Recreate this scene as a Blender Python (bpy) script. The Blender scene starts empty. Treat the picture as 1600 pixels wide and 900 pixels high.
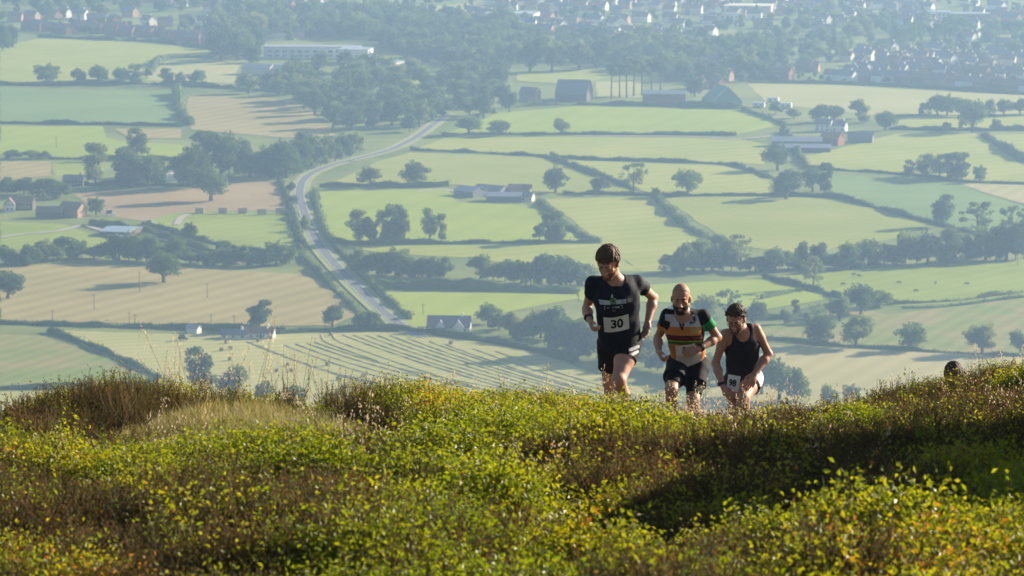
import bpy, math, random
import numpy as np
from mathutils import Vector, Matrix
from mathutils.bvhtree import BVHTree

SC = bpy.context.scene
COL = SC.collection
# ------------------------------------------------------------------ camera
F = 6000.0                      # focal length in photograph pixels (1600 wide)
CAM_H = 272.0                   # height of the camera above the valley floor
TH = math.atan(890.0 / F)       # camera pitched down
cam_d = bpy.data.cameras.new('camera')
cam_d.sensor_width = 36.0
cam_d.lens = F * 36.0 / 1600.0
cam_d.clip_start = 0.1
cam_d.clip_end = 30000
cam_d.dof.use_dof = True
cam_d.dof.focus_distance = 29.0
cam_d.dof.aperture_fstop = 11.0
cam = bpy.data.objects.new('camera', cam_d)
COL.objects.link(cam)
cam.location = (0, 0, CAM_H)
cam.rotation_euler = (math.pi / 2 - TH, 0, 0)
SC.camera = cam

# ------------------------------------------------------------------ sky, sun, exposure
HAZE_D = 1.45e-4
SUN_EL = math.radians(20.0)
SUN_AZ = math.atan2(0.85, 0.53)          # from +Y (view direction) towards +X
sun_dir = Vector((math.sin(SUN_AZ) * math.cos(SUN_EL), math.cos(SUN_AZ) * math.cos(SUN_EL), math.sin(SUN_EL)))
world = bpy.data.worlds.new('World')
SC.world = world
world.use_nodes = True
wn = world.node_tree
bg = wn.nodes['Background']
sky = wn.nodes.new('ShaderNodeTexSky')
sky.sky_type = 'NISHITA'
sky.sun_disc = False
sky.sun_elevation = SUN_EL
sky.sun_rotation = SUN_AZ
wn.links.new(sky.outputs['Color'], bg.inputs['Color'])
bg.inputs['Strength'].default_value = 0.055
sun_l = bpy.data.lights.new('sun', 'SUN')
sun_l.energy = 5.0
sun_l.angle = math.radians(0.5)
sun_l.color = (1.0, 0.88, 0.70)
sun = bpy.data.objects.new('sun', sun_l)
COL.objects.link(sun)
sun.rotation_euler = (-sun_dir).to_track_quat('-Z', 'Y').to_euler()
sun.location = (200, 100, 500)
SC.view_settings.view_transform = 'Standard'
SC.view_settings.look = 'None'
SC.view_settings.gamma = 1.0
SC.view_settings.use_curve_mapping = False
SC.view_settings.exposure = 1.22
SC.cycles.use_denoising = True
SC.cycles.max_bounces = 8
SC.cycles.diffuse_bounces = 3
SC.cycles.transmission_bounces = 4
SC.cycles.volume_bounces = 2
SC.cycles.sample_clamp_indirect = 4.0

# ------------------------------------------------------------------ helpers
rng = random.Random(7)
NR = np.random.default_rng(11)
CT, ST = math.cos(TH), math.sin(TH)

def ray(px, py):
    cx, cy = (px - 800) / F, (450 - py) / F
    return Vector((cx, CT + cy * ST, -ST + cy * CT))

def G(px, py, z=0.0):
    """point of the valley floor seen at a photograph pixel"""
    r = ray(px, py)
    t = (z - CAM_H) / r.z
    return Vector((r.x * t, r.y * t, z))

def PXM(px, py):
    """photograph pixels per metre at that ground point"""
    r = ray(px, py)
    return F * (-r.z) / CAM_H

def project(x, y, z):
    dz = z - CAM_H
    fw = y * CT - dz * ST
    up = y * ST + dz * CT
    return 800 + F * x / fw, 450 - F * up / fw

def srgb(r, g, b):
    def f(c):
        c /= 255.0
        return c / 12.92 if c <= 0.04045 else ((c + 0.055) / 1.055) ** 2.4
    return (f(r), f(g), f(b), 1.0)

MATS = {}
def nt(name):
    m = bpy.data.materials.new(name)
    m.use_nodes = True
    t = m.node_tree
    return m, t, t.nodes['Principled BSDF']

def mat(name, col, rough=0.8, var=0.12, scale=1.0, spec=0.2, metallic=0.0, bump=0.0):
    """plain procedural material: base colour broken up by noise"""
    if name in MATS:
        return MATS[name]
    m, t, b = nt(name)
    tc = t.nodes.new('ShaderNodeTexCoord')
    n = t.nodes.new('ShaderNodeTexNoise')
    n.inputs['Scale'].default_value = scale
    n.inputs['Detail'].default_value = 4
    t.links.new(tc.outputs['Object'], n.inputs['Vector'])
    mx = t.nodes.new('ShaderNodeMix'); mx.data_type = 'RGBA'
    lo = [c * (1 - var) for c in col[:3]] + [1]
    hi = [min(1, c * (1 + var)) for c in col[:3]] + [1]
    mx.inputs['A'].default_value = lo
    mx.inputs['B'].default_value = hi
    t.links.new(n.outputs['Fac'], mx.inputs['Factor'])
    t.links.new(mx.outputs['Result'], b.inputs['Base Color'])
    b.inputs['Roughness'].default_value = rough
    b.inputs['Specular IOR Level'].default_value = spec
    b.inputs['Metallic'].default_value = metallic
    if bump:
        bp = t.nodes.new('ShaderNodeBump')
        bp.inputs['Strength'].default_value = bump
        bp.inputs['Distance'].default_value = 0.02
        t.links.new(n.outputs['Fac'], bp.inputs['Height'])
        t.links.new(bp.outputs['Normal'], b.inputs['Normal'])
    MATS[name] = m
    return m

def leafmat(name, ramp, trans=0.4, rough=0.6, spec=0.25, tint=(1.2, 1.25, 0.5), patch=None, rnd=(0.9, 0.8, -0.35)):
    """leaf: diffuse + translucent; ramp = [(pos, colour)...] picked per plant at random"""
    if name in MATS:
        return MATS[name]
    m, t, b = nt(name)
    oi = t.nodes.new('ShaderNodeObjectInfo')
    gm = t.nodes.new('ShaderNodeNewGeometry')
    n = t.nodes.new('ShaderNodeTexNoise')
    n.inputs['Scale'].default_value = patch or 0.15
    n.inputs['Detail'].default_value = 3
    t.links.new(gm.outputs['Position'], n.inputs['Vector'])
    ad = t.nodes.new('ShaderNodeMath'); ad.operation = 'MULTIPLY_ADD'
    ad.inputs[1].default_value = rnd[0]
    t.links.new(oi.outputs['Random'], ad.inputs[0])
    sb = t.nodes.new('ShaderNodeMath'); sb.operation = 'MULTIPLY_ADD'
    sb.inputs[1].default_value = rnd[1]; sb.inputs[2].default_value = rnd[2]
    t.links.new(n.outputs['Fac'], sb.inputs[0])
    t.links.new(sb.outputs[0], ad.inputs[2])
    cr = t.nodes.new('ShaderNodeValToRGB')
    e = cr.color_ramp.elements
    while len(e) < len(ramp):
        e.new(0.5)
    for el, (p, c) in zip(e, ramp):
        el.position = p; el.color = tuple(c[:3]) + (1,)
    t.links.new(ad.outputs[0], cr.inputs['Fac'])
    t.links.new(cr.outputs['Color'], b.inputs['Base Color'])
    b.inputs['Roughness'].default_value = rough
    b.inputs['Specular IOR Level'].default_value = spec
    tr = t.nodes.new('ShaderNodeBsdfTranslucent')
    mu = t.nodes.new('ShaderNodeMix'); mu.data_type = 'RGBA'; mu.blend_type = 'MULTIPLY'
    mu.inputs['Factor'].default_value = 1.0
    mu.inputs['B'].default_value = tuple(tint) + (1,)
    t.links.new(cr.outputs['Color'], mu.inputs['A'])
    t.links.new(mu.outputs['Result'], tr.inputs['Color'])
    ms = t.nodes.new('ShaderNodeMixShader')
    ms.inputs['Fac'].default_value = trans
    t.links.new(b.outputs[0], ms.inputs[1])
    t.links.new(tr.outputs[0], ms.inputs[2])
    t.links.new(ms.outputs[0], t.nodes['Material Output'].inputs['Surface'])
    MATS[name] = m
    return m

def mesh_from(name, v, f, mats=(), fm=None, smooth=False):
    me = bpy.data.meshes.new(name)
    v = np.asarray(v, dtype=np.float64).reshape(-1, 3)
    me.from_pydata(v.tolist(), [], f.tolist() if isinstance(f, np.ndarray) else f)
    for m in mats:
        me.materials.append(m)
    if fm is not None:
        me.polygons.foreach_set('material_index', np.asarray(fm, dtype=np.int32))
    if smooth:
        me.polygons.foreach_set('use_smooth', np.ones(len(me.polygons), dtype=bool))
    me.update()
    return me

def link(name, data=None, parent=None, loc=None, rz=0.0, label=None, cat=None, group=None, kind=None):
    o = bpy.data.objects.new(name, data)
    COL.objects.link(o)
    if parent is not None:
        o.parent = parent
    if loc is not None:
        o.location = loc
    if rz:
        o.rotation_euler = (0, 0, rz)
    tag(o, label, cat, group, kind)
    return o

def tag(o, label=None, cat=None, group=None, kind=None):
    if label: o['label'] = label
    if cat: o['category'] = cat
    if group: o['group'] = group
    if kind: o['kind'] = kind
    return o

class MB:
    """collects boxes, prisms and quads into one mesh"""
    def __init__(self):
        self.v, self.f, self.m = [], [], []
    def poly(self, pts, mi=0):
        i = len(self.v)
        self.v += [tuple(p) for p in pts]
        self.f.append(tuple(range(i, i + len(pts))))
        self.m.append(mi)
    def box(self, x0, x1, y0, y1, z0, z1, mi=0):
        i = len(self.v)
        self.v += [(x0, y0, z0), (x1, y0, z0), (x1, y1, z0), (x0, y1, z0), (x0, y0, z1), (x1, y0, z1), (x1, y1, z1), (x0, y1, z1)]
        for q in ((0, 3, 2, 1), (4, 5, 6, 7), (0, 1, 5, 4), (1, 2, 6, 5), (2, 3, 7, 6), (3, 0, 4, 7)):
            self.f.append(tuple(i + k for k in q)); self.m.append(mi)
    def gable(self, x0, x1, y0, y1, z0, z1, over=0.0, th=0.25, mi=0):
        """gabled roof slabs, ridge along x"""
        ym = (y0 + y1) / 2
        s = (z1 - z0) / (ym - y0)
        for sg in (-1, 1):
            ye = (y0 - over) if sg < 0 else (y1 + over)
            ze = z0 - over * s
            i = len(self.v)
            for xx in (x0 - over, x1 + over):
                self.v += [(xx, ye, ze), (xx, ym, z1), (xx, ym, z1 + th), (xx, ye, ze + th)]
            for q in ((0, 1, 2, 3), (7, 6, 5, 4), (0, 4, 5, 1), (3, 2, 6, 7), (0, 3, 7, 4), (1, 5, 6, 2)):
                self.f.append(tuple(i + k for k in q)); self.m.append(mi)
    def gable_wall(self, x, y0, y1, z0, z1, t=0.3, mi=0):
        ym = (y0 + y1) / 2
        i = len(self.v)
        for xx in (x - t / 2, x + t / 2):
            self.v += [(xx, y0, z0), (xx, y1, z0), (xx, ym, z1)]
        for q in ((0, 2, 1), (3, 4, 5), (0, 1, 4, 3), (1, 2, 5, 4), (2, 0, 3, 5)):
            self.f.append(tuple(i + k for k in q)); self.m.append(mi)
    def tube(self, pts, rad, n=6, mi=0):
        pts = [Vector(p) for p in pts]
        i = len(self.v)
        for k, p in enumerate(pts):
            d = (pts[min(k + 1, len(pts) - 1)] - pts[max(k - 1, 0)])
            if d.length < 1e-9: d = Vector((0, 0, 1))
            d.normalize()
            a = d.orthogonal().normalized(); b = d.cross(a)
            r = rad[k] if hasattr(rad, '__len__') else rad
            for q in range(n):
                w = 2 * math.pi * q / n
                self.v.append(tuple(p + a * (r * math.cos(w)) + b * (r * math.sin(w))))
        for k in range(len(pts) - 1):
            for q in range(n):
                a0 = i + k * n + q; a1 = i + k * n + (q + 1) % n
                self.f.append((a0, a1, a1 + n, a0 + n)); self.m.append(mi)
        self.f.append(tuple(i + q for q in reversed(range(n)))); self.m.append(mi)
        self.f.append(tuple(i + (len(pts) - 1) * n + q for q in range(n))); self.m.append(mi)
    def mesh(self, name, mats, smooth=False):
        return mesh_from(name, self.v, self.f, mats if isinstance(mats, (list, tuple)) else [mats], self.m, smooth)

def vnoise(x, y, seed=0):
    """smooth value noise in -1..1 (numpy arrays)"""
    x = np.asarray(x, float); y = np.asarray(y, float)
    xi, yi = np.floor(x).astype(np.int64), np.floor(y).astype(np.int64)
    fx, fy = x - xi, y - yi
    fx = fx * fx * (3 - 2 * fx); fy = fy * fy * (3 - 2 * fy)
    def h(i, j):
        n = (i * 374761393 + j * 668265263 + seed * 974711) & 0xffffffff
        n = ((n ^ (n >> 13)) * 1274126177) & 0xffffffff
        return ((n ^ (n >> 16)) & 0xffff) / 32767.5 - 1
    return (h(xi, yi) * (1 - fx) + h(xi + 1, yi) * fx) * (1 - fy) + (h(xi, yi + 1) * (1 - fx) + h(xi + 1, yi + 1) * fx) * fy

def fbm(x, y, seed=0, o=3):
    r = 0; a = 1; s = 0
    for k in range(o):
        r = r + a * vnoise(np.asarray(x) * 2 ** k, np.asarray(y) * 2 ** k, seed + k); s += a; a *= 0.5
    return r / s

ORD = ['first', 'second', 'third', 'fourth', 'fifth', 'sixth', 'seventh', 'eighth', 'ninth', 'tenth', 'eleventh', 'twelfth', 'thirteenth',
       'fourteenth', 'fifteenth', 'sixteenth', 'seventeenth', 'eighteenth', 'nineteenth', 'twentieth', 'twenty-first', 'twenty-second',
       'twenty-third', 'twenty-fourth', 'twenty-fifth', 'twenty-sixth', 'twenty-seventh', 'twenty-eighth', 'twenty-ninth', 'thirtieth']
# ================================================================== the valley floor
def field_mat(name, a, b, rough_scale=0.02, stripe=None, sfac=0.0, speck=0.15):
    m, t, bs = nt(name)
    tc = t.nodes.new('ShaderNodeTexCoord')
    def noise(sc, det=4, mp=None):
        n = t.nodes.new('ShaderNodeTexNoise')
        n.inputs['Scale'].default_value = sc
        n.inputs['Detail'].default_value = det
        n.inputs['Roughness'].default_value = 0.6
        t.links.new((mp or tc).outputs[0 if mp else 'Object'], n.inputs['Vector'])
        return n
    n1 = noise(rough_scale, 5)
    cr = t.nodes.new('ShaderNodeValToRGB')
    cr.color_ramp.elements[0].position = 0.39; cr.color_ramp.elements[0].color = tuple(a) + (1,)
    cr.color_ramp.elements[1].position = 0.61; cr.color_ramp.elements[1].color = tuple(b) + (1,)
    t.links.new(n1.outputs['Fac'], cr.inputs['Fac'])
    out = cr.outputs['Color']
    if stripe is not None:
        mp = t.nodes.new('ShaderNodeMapping')
        mp.inputs['Rotation'].default_value = (0, 0, stripe[0])
        t.links.new(tc.outputs['Object'], mp.inputs['Vector'])
        w = t.nodes.new('ShaderNodeTexWave')
        w.inputs['Scale'].default_value = 0.314 / stripe[1]
        w.inputs['Distortion'].default_value = 2.5
        w.inputs['Detail'].default_value = 3
        w.inputs['Detail Scale'].default_value = 0.15
        t.links.new(mp.outputs[0], w.inputs['Vector'])
        mx = t.nodes.new('ShaderNodeMix'); mx.data_type = 'RGBA'; mx.blend_type = 'MULTIPLY'
        ml = t.nodes.new('ShaderNodeMath'); ml.operation = 'MULTIPLY'; ml.inputs[1].default_value = min(1.0, sfac * 1.9)
        t.links.new(w.outputs['Fac'], ml.inputs[0])
        t.links.new(ml.outputs[0], mx.inputs['Factor'])
        t.links.new(out, mx.inputs['A']); mx.inputs['B'].default_value = (0.62, 0.66, 0.6, 1)
        out = mx.outputs['Result']
    n2 = noise(0.35, 3)
    mx2 = t.nodes.new('ShaderNodeMix'); mx2.data_type = 'RGBA'; mx2.blend_type = 'MULTIPLY'
    m3 = t.nodes.new('ShaderNodeMath'); m3.operation = 'MULTIPLY'; m3.inputs[1].default_value = speck * 2
    t.links.new(n2.outputs['Fac'], m3.inputs[0])
    t.links.new(m3.outputs[0], mx2.inputs['Factor'])
    t.links.new(out, mx2.inputs['A']); mx2.inputs['B'].default_value = (0.5, 0.55, 0.45, 1)
    t.links.new(mx2.outputs['Result'], bs.inputs['Base Color'])
    bs.inputs['Roughness'].default_value = 0.95
    bs.inputs['Specular IOR Level'].default_value = 0.05
    return m

GREEN = ((0.245, 0.298, 0.038), (0.310, 0.350, 0.056))
PALE = ((0.325, 0.350, 0.058), (0.395, 0.388, 0.085))
TAN = ((0.360, 0.285, 0.105), (0.420, 0.325, 0.130))
BROWN = ((0.360, 0.240, 0.120), (0.430, 0.300, 0.150))
HAY = ((0.410, 0.385, 0.135), (0.460, 0.420, 0.165))
BLUEG = ((0.180, 0.255, 0.075), (0.225, 0.295, 0.090))
ROUGH = ((0.215, 0.265, 0.055), (0.335, 0.270, 0.105))
LIME = ((0.292, 0.352, 0.036), (0.338, 0.385, 0.048))

ground_m = field_mat('valley_grass', (0.14, 0.175, 0.045), (0.25, 0.265, 0.075), 0.01)
v, f = [], []
NX, NY = 14, 14
for j in range(NY + 1):
    for i in range(NX + 1):
        v.append((-5200 + 10400 * i / NX, -900 + 9600 * j / NY, 0.0))
for j in range(NY):
    for i in range(NX):
        a = j * (NX + 1) + i
        f.append((a, a + 1, a + NX + 2, a + NX + 1))
link('ground', mesh_from('ground', v, f, [ground_m]), kind='structure')

FIELDS = [
 ('pale', (0,75),(60,60),(240,68),(330,78),(335,88),(255,92),(238,108),(226,120),(60,128),(0,127)),
 ('hay', (236,112),(258,96),(330,94),(374,102),(366,130),(230,125)),
 ('blueg', (0,136),(60,139),(270,142),(274,150),(280,192),(0,190)),
 ('tan', (296,150),(400,150),(470,160),(500,188),(525,212),(440,215),(300,202),(290,170)),
 ('lime', (0,197),(160,197),(165,214),(190,221),(285,226),(284,249),(80,248),(0,241)),
 ('tan', (178,201),(282,201),(282,216),(200,216)),
 ('tan', (0,252),(80,252),(80,274),(0,283)),
 ('green', (83,253),(130,252),(200,256),(130,274),(86,276)),
 ('brown', (112,300),(300,294),(360,285),(436,284),(452,328),(340,330),(230,346),(162,336)),
 ('green', (214,350),(272,332),(452,332),(466,388),(400,392),(336,382),(250,352)),
 ('green', (0,346),(100,350),(168,375),(142,396),(60,397),(0,386)),
 ('tan', (0,416),(90,412),(200,414),(470,428),(500,440),(535,465),(560,492),(520,508),(400,510),(0,500)),
 ('hay', (82,516),(330,523),(450,522),(580,519),(640,520),(750,534),(842,552),(905,575),(1000,605),(1060,660),(1000,690),(330,690),(268,603),(168,556)),
 ('rough', (0,522),(70,525),(160,558),(262,602),(0,605)),
 ('hay', (0,612),(264,606),(330,690),(0,690)),
 ('tan2', (1150,548),(1212,540),(1400,548),(1600,558),(1720,562),(1720,690),(1100,690),(1090,640)),
 ('rough', (1180,505),(1290,500),(1300,470),(1385,492),(1500,478),(1720,450),(1720,559),(1600,554),(1400,546),(1200,534)),
 ('green', (1205,432),(1300,424),(1720,398),(1720,446),(1500,474),(1400,478),(1312,464),(1212,440)),
 ('lime', (590,456),(700,456),(900,460),(905,466),(800,486),(740,497),(690,510),(640,510)),
 ('lime', (900,452),(1000,446),(1190,436),(1300,466),(1180,486),(1130,474),(905,470)),
 ('lime', (498,300),(700,294),(716,316),(846,322),(905,376),(530,379),(505,350)),
 ('pale', (528,384),(900,382),(936,381),(1000,424),(900,424),(730,402),(600,396)),
 ('pale', (852,311),(1034,308),(1100,375),(1134,386),(1080,402),(1030,424),(1002,424),(938,379)),
 ('palestripe', (1037,309),(1200,307),(1320,311),(1450,350),(1400,372),(1250,396),(1142,382)),
 ('blueg', (1300,272),(1500,287),(1530,300),(1600,322),(1720,345),(1720,365),(1520,362),(1300,305)),
 ('tan2', (1500,286),(1720,292),(1720,340),(1600,318),(1535,300)),
 ('palestripe', (640,238),(850,246),(985,298),(900,304),(720,289),(510,289),(590,252)),
 ('pale', (874,250),(1130,259),(1203,280),(1200,304),(1040,306),(1000,297)),
 ('pale', (694,216),(900,213),(1150,216),(1200,226),(1195,256),(1000,250),(850,241),(652,232)),
 ('lime', (740,192),(780,176),(900,166),(1160,172),(1225,195),(1150,210),(900,208),(700,207)),
 ('hay', (1168,131),(1300,133),(1600,149),(1720,156),(1720,170),(1420,186),(1300,172),(1200,162)),
 ('pale', (1392,186),(1720,180),(1720,204),(1392,201)),
 ('pale', (1250,247),(1400,209),(1528,209),(1602,260),(1720,275),(1720,288),(1500,281),(1420,271),(1262,264)),
 ('pale', (1545,211),(1720,208),(1720,262),(1606,246)),
 ('pale', (808,112),(955,107),(962,117),(905,132),(806,126)),
 ('lime', (622,126),(712,122),(720,132),(640,142)),
 ('hay', (930,128),(1002,124),(1010,152),(934,152)),
 ('hay', (655,12),(735,4),(760,12),(730,20),(660,21)),
 ('green', (220,40),(285,36),(290,44),(226,46)),
]
FC = {'green': GREEN, 'pale': PALE, 'palestripe': PALE, 'tan': TAN, 'tan2': ((0.42, 0.37, 0.16), (0.46, 0.39, 0.18)), 'brown': BROWN, 'hay': HAY,
      'blueg': BLUEG, 'rough': ROUGH, 'lime': LIME}
FS = {'palestripe': ((0.9, 7), 0.4), 'hay': ((1.2, 9), 0.18), 'tan': ((0.5, 14), 0.22), 'blueg': ((1.35, 10), 0.14), 'pale': ((1.0, 16), 0.12),
      'tan2': ((0.4, 12), 0.15), 'lime': ((0.3, 20), 0.08), 'green': ((0.7, 12), 0.1), 'brown': ((0.6, 6), 0.25), 'rough': ((0.4, 9), 0.2)}
FMAT = {k: field_mat('field_' + k, *FC[k], rough_scale=0.03 if k == 'rough' else 0.012, stripe=FS[k][0], sfac=FS[k][1]) for k in FC}
FIELD_OBJ = []
for i, fd in enumerate(FIELDS):
    z = 0.06 + 0.045 * (i % 7)
    pts = [G(x, y, z) for x, y in fd[1:]]
    # uneven margins: every side cut into short runs with a small sideways wobble
    out = []
    for k in range(len(pts)):
        a, b = pts[k], pts[(k + 1) % len(pts)]
        n = max(1, int((b - a).length / 14))
        pr = (b - a).normalized().cross(Vector((0, 0, 1)))
        for q in range(n):
            p = a.lerp(b, q / n)
            if q: p = p + pr * rng.uniform(-0.9, 0.9)
            out.append(p)
    me = mesh_from('field', [tuple(p) for p in out], [tuple(range(len(out)))], [FMAT[fd[0]]])
    if me.polygons[0].normal.z < 0:
        me.flip_normals()
    FIELD_OBJ.append(link('field', me, kind='structure'))

# ------------------------------------------------------------------ roads and tracks
def ribbon(pts, w, z, step=8.0):
    """smooth band along a polyline of ground points"""
    P = [Vector(p) for p in pts]
    sm = []
    for k in range(len(P) - 1):
        p0, p1, p2, p3 = P[max(k - 1, 0)], P[k], P[k + 1], P[min(k + 2, len(P) - 1)]
        n = max(2, int((p2 - p1).length / step))
        for q in range(n):
            t = q / n
            sm.append(0.5 * ((2 * p1) + (p2 - p0) * t + (2 * p0 - 5 * p1 + 4 * p2 - p3) * t * t + (3 * p1 - p0 - 3 * p2 + p3) * t ** 3))
    sm.append(P[-1])
    v, f = [], []
    for k, p in enumerate(sm):
        d = (sm[min(k + 1, len(sm) - 1)] - sm[max(k - 1, 0)]); d.z = 0; d.normalize()
        s = Vector((d.y, -d.x, 0))
        ww = w / 2
        v += [(p.x - s.x * ww, p.y - s.y * ww, z), (p.x + s.x * ww, p.y + s.y * ww, z)]
        if k:
            i = 2 * k
            f.append((i - 2, i - 1, i + 1, i))
    return v, f, sm

asphalt = mat('asphalt', (0.155, 0.15, 0.15, 1), 0.9, 0.15, 0.2)
verge_m = field_mat('verge', (0.30, 0.33, 0.10), (0.36, 0.36, 0.14), 0.05)
paint = mat('road_paint', (0.75, 0.75, 0.72, 1), 0.6, 0.05)
dirt = mat('dirt_track', (0.38, 0.33, 0.27, 1), 0.95, 0.15, 0.2)
ROADPX = [(660,528),(622,506),(590,480),(545,437),(500,385),(476,335),(468,303),(478,278),(515,260),(565,247),(612,234),(648,216),(676,196),(700,178)]
rp = [G(x, y) for x, y in ROADPX]
v, f, sm = ribbon(rp, 11.5, 0.42); link('verge', mesh_from('verge', v, f, [verge_m]), kind='structure')
v, f, sm = ribbon(rp, 5.8, 0.5)
road = link('road', mesh_from('road', v, f, [asphalt]), kind='structure')
for s in (-2.55, 2.55):
    v2 = []
    for k in range(0, len(v), 2):
        a, b = Vector(v[k]), Vector(v[k + 1]); d = (b - a).normalized(); c = (a + b) / 2 + d * s
        v2 += [tuple(c - d * 0.12 + Vector((0, 0, 0.06))), tuple(c + d * 0.12 + Vector((0, 0, 0.06)))]
    link('edge_line', mesh_from('edge_line', v2, f, [paint]), parent=road)
TRACKS = [((130,352),(165,362),(215,370),(268,378),(330,398),(372,412)), ((650,300),(690,296),(712,300)), ((1205,213),(1150,218),(1080,214),(900,213)),
          ((0,372),(40,366),(90,362),(130,352)), ((276,352),(284,340),(300,334))]
for tpx in TRACKS:
    v, f, _ = ribbon([G(x, y) for x, y in tpx], 4.0, 0.46)
    link('track', mesh_from('track', v, f, [dirt]), kind='structure')

# hay swaths: low raked ridges lying across the mown field
swath_m = mat('swath_hay', (0.32, 0.30, 0.12, 1), 0.95, 0.2, 0.5)
HAYF = FIELD_OBJ[12]
def swath(pxs, seed):
    r = random.Random(seed)
    v, f, sm = ribbon([G(x, y) for x, y in pxs], 2.0, 0.0, 4.0)
    vv, ff = [], []
    for k, p in enumerate(sm):
        a, b = Vector(v[2 * k]), Vector(v[2 * k + 1]); d = (b - a).normalized()
        w = 0.54 + r.uniform(-0.2, 0.2); h = 0.27 + r.uniform(-0.12, 0.12)
        for u, hh in ((-w, 0.0), (-w * 0.5, h * 0.85), (w * 0.4, h), (w, 0.0)):
            vv.append(tuple(p + d * u + Vector((0, 0, 0.3 + hh))))
        if k:
            i = 4 * k
            for q in range(3):
                ff.append((i - 4 + q, i - 3 + q, i + 1 + q, i + q))
    return mesh_from('swath', vv, ff, [swath_m], smooth=True)
tops = [(502,525),(520,523),(536,524.5),(553,525),(572,525),(591,525.5),(611,526),(638,530),(672,535),(698,540),(740,546),(775,550)]
for k, (x, y) in enumerate(tops):
    L = 1.0 if k < 9 else 0.8
    pts = [(x, y)]
    if k < 2: pts.append((x + 8, y + 11))
    dx, dy = (150 - k * 3), (54 - k * 1.2)
    x0, y0 = pts[-1]
    pts += [(x0 + dx * 0.33, y0 + dy * 0.345), (x0 + dx * 0.7, y0 + dy * 0.70), (x0 + dx, y0 + dy * 0.97), (x0 + dx * 1.8, y0 + dy * 1.64), (x0 + dx * 2.3, y0 + dy * 2.0)]
    link('swath', swath(pts, k), parent=HAYF)
for k, (x, y) in enumerate([(403,540),(386,535),(444,540),(463,539),(480,537.5),(492,536)]):
    dx, dy = 155 + k * 4, 56 - k * 1.0
    pts = [(x, y), (x + dx * 0.33, y + dy * 0.38), (x + dx * 0.7, y + dy * 0.74), (x + dx, y + dy * 0.98), (x + dx * 1.8, y + dy * 1.5), (x + dx * 2.5, y + dy * 1.75)]
    link('swath', swath(pts, 50 + k), parent=HAYF)

# ================================================================== trees
LEAF_RAMP = [(0.0, (0.030, 0.054, 0.013)), (0.35, (0.056, 0.095, 0.018)), (0.7, (0.100, 0.145, 0.026)), (1.0, (0.185, 0.198, 0.040))]
tree_leaf = leafmat('tree_leaf', LEAF_RAMP, 0.42, 0.6, 0.3, (1.4, 1.4, 0.5), patch=0.12)
bark = mat('tree_bark', (0.09, 0.07, 0.05, 1), 0.9, 0.3, 3.0)

def quads(c, n, size, r, up=0.0):
    """leaf cards: random oriented rhombi round the centres c (n,3)"""
    m = len(c)
    a = r.normal(size=(m, 3)); a[:, 2] += up; a /= np.linalg.norm(a, axis=1)[:, None]
    b = np.cross(a, r.normal(size=(m, 3))); b /= np.linalg.norm(b, axis=1)[:, None] + 1e-9
    s = size * r.uniform(0.55, 1.25, size=(m, 1))
    v = np.stack([c - a * s, c - b * s * 0.7, c + a * s, c + b * s * 0.7], axis=1).reshape(-1, 3)
    f = np.arange(4 * m).reshape(m, 4)
    return v, f

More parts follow.
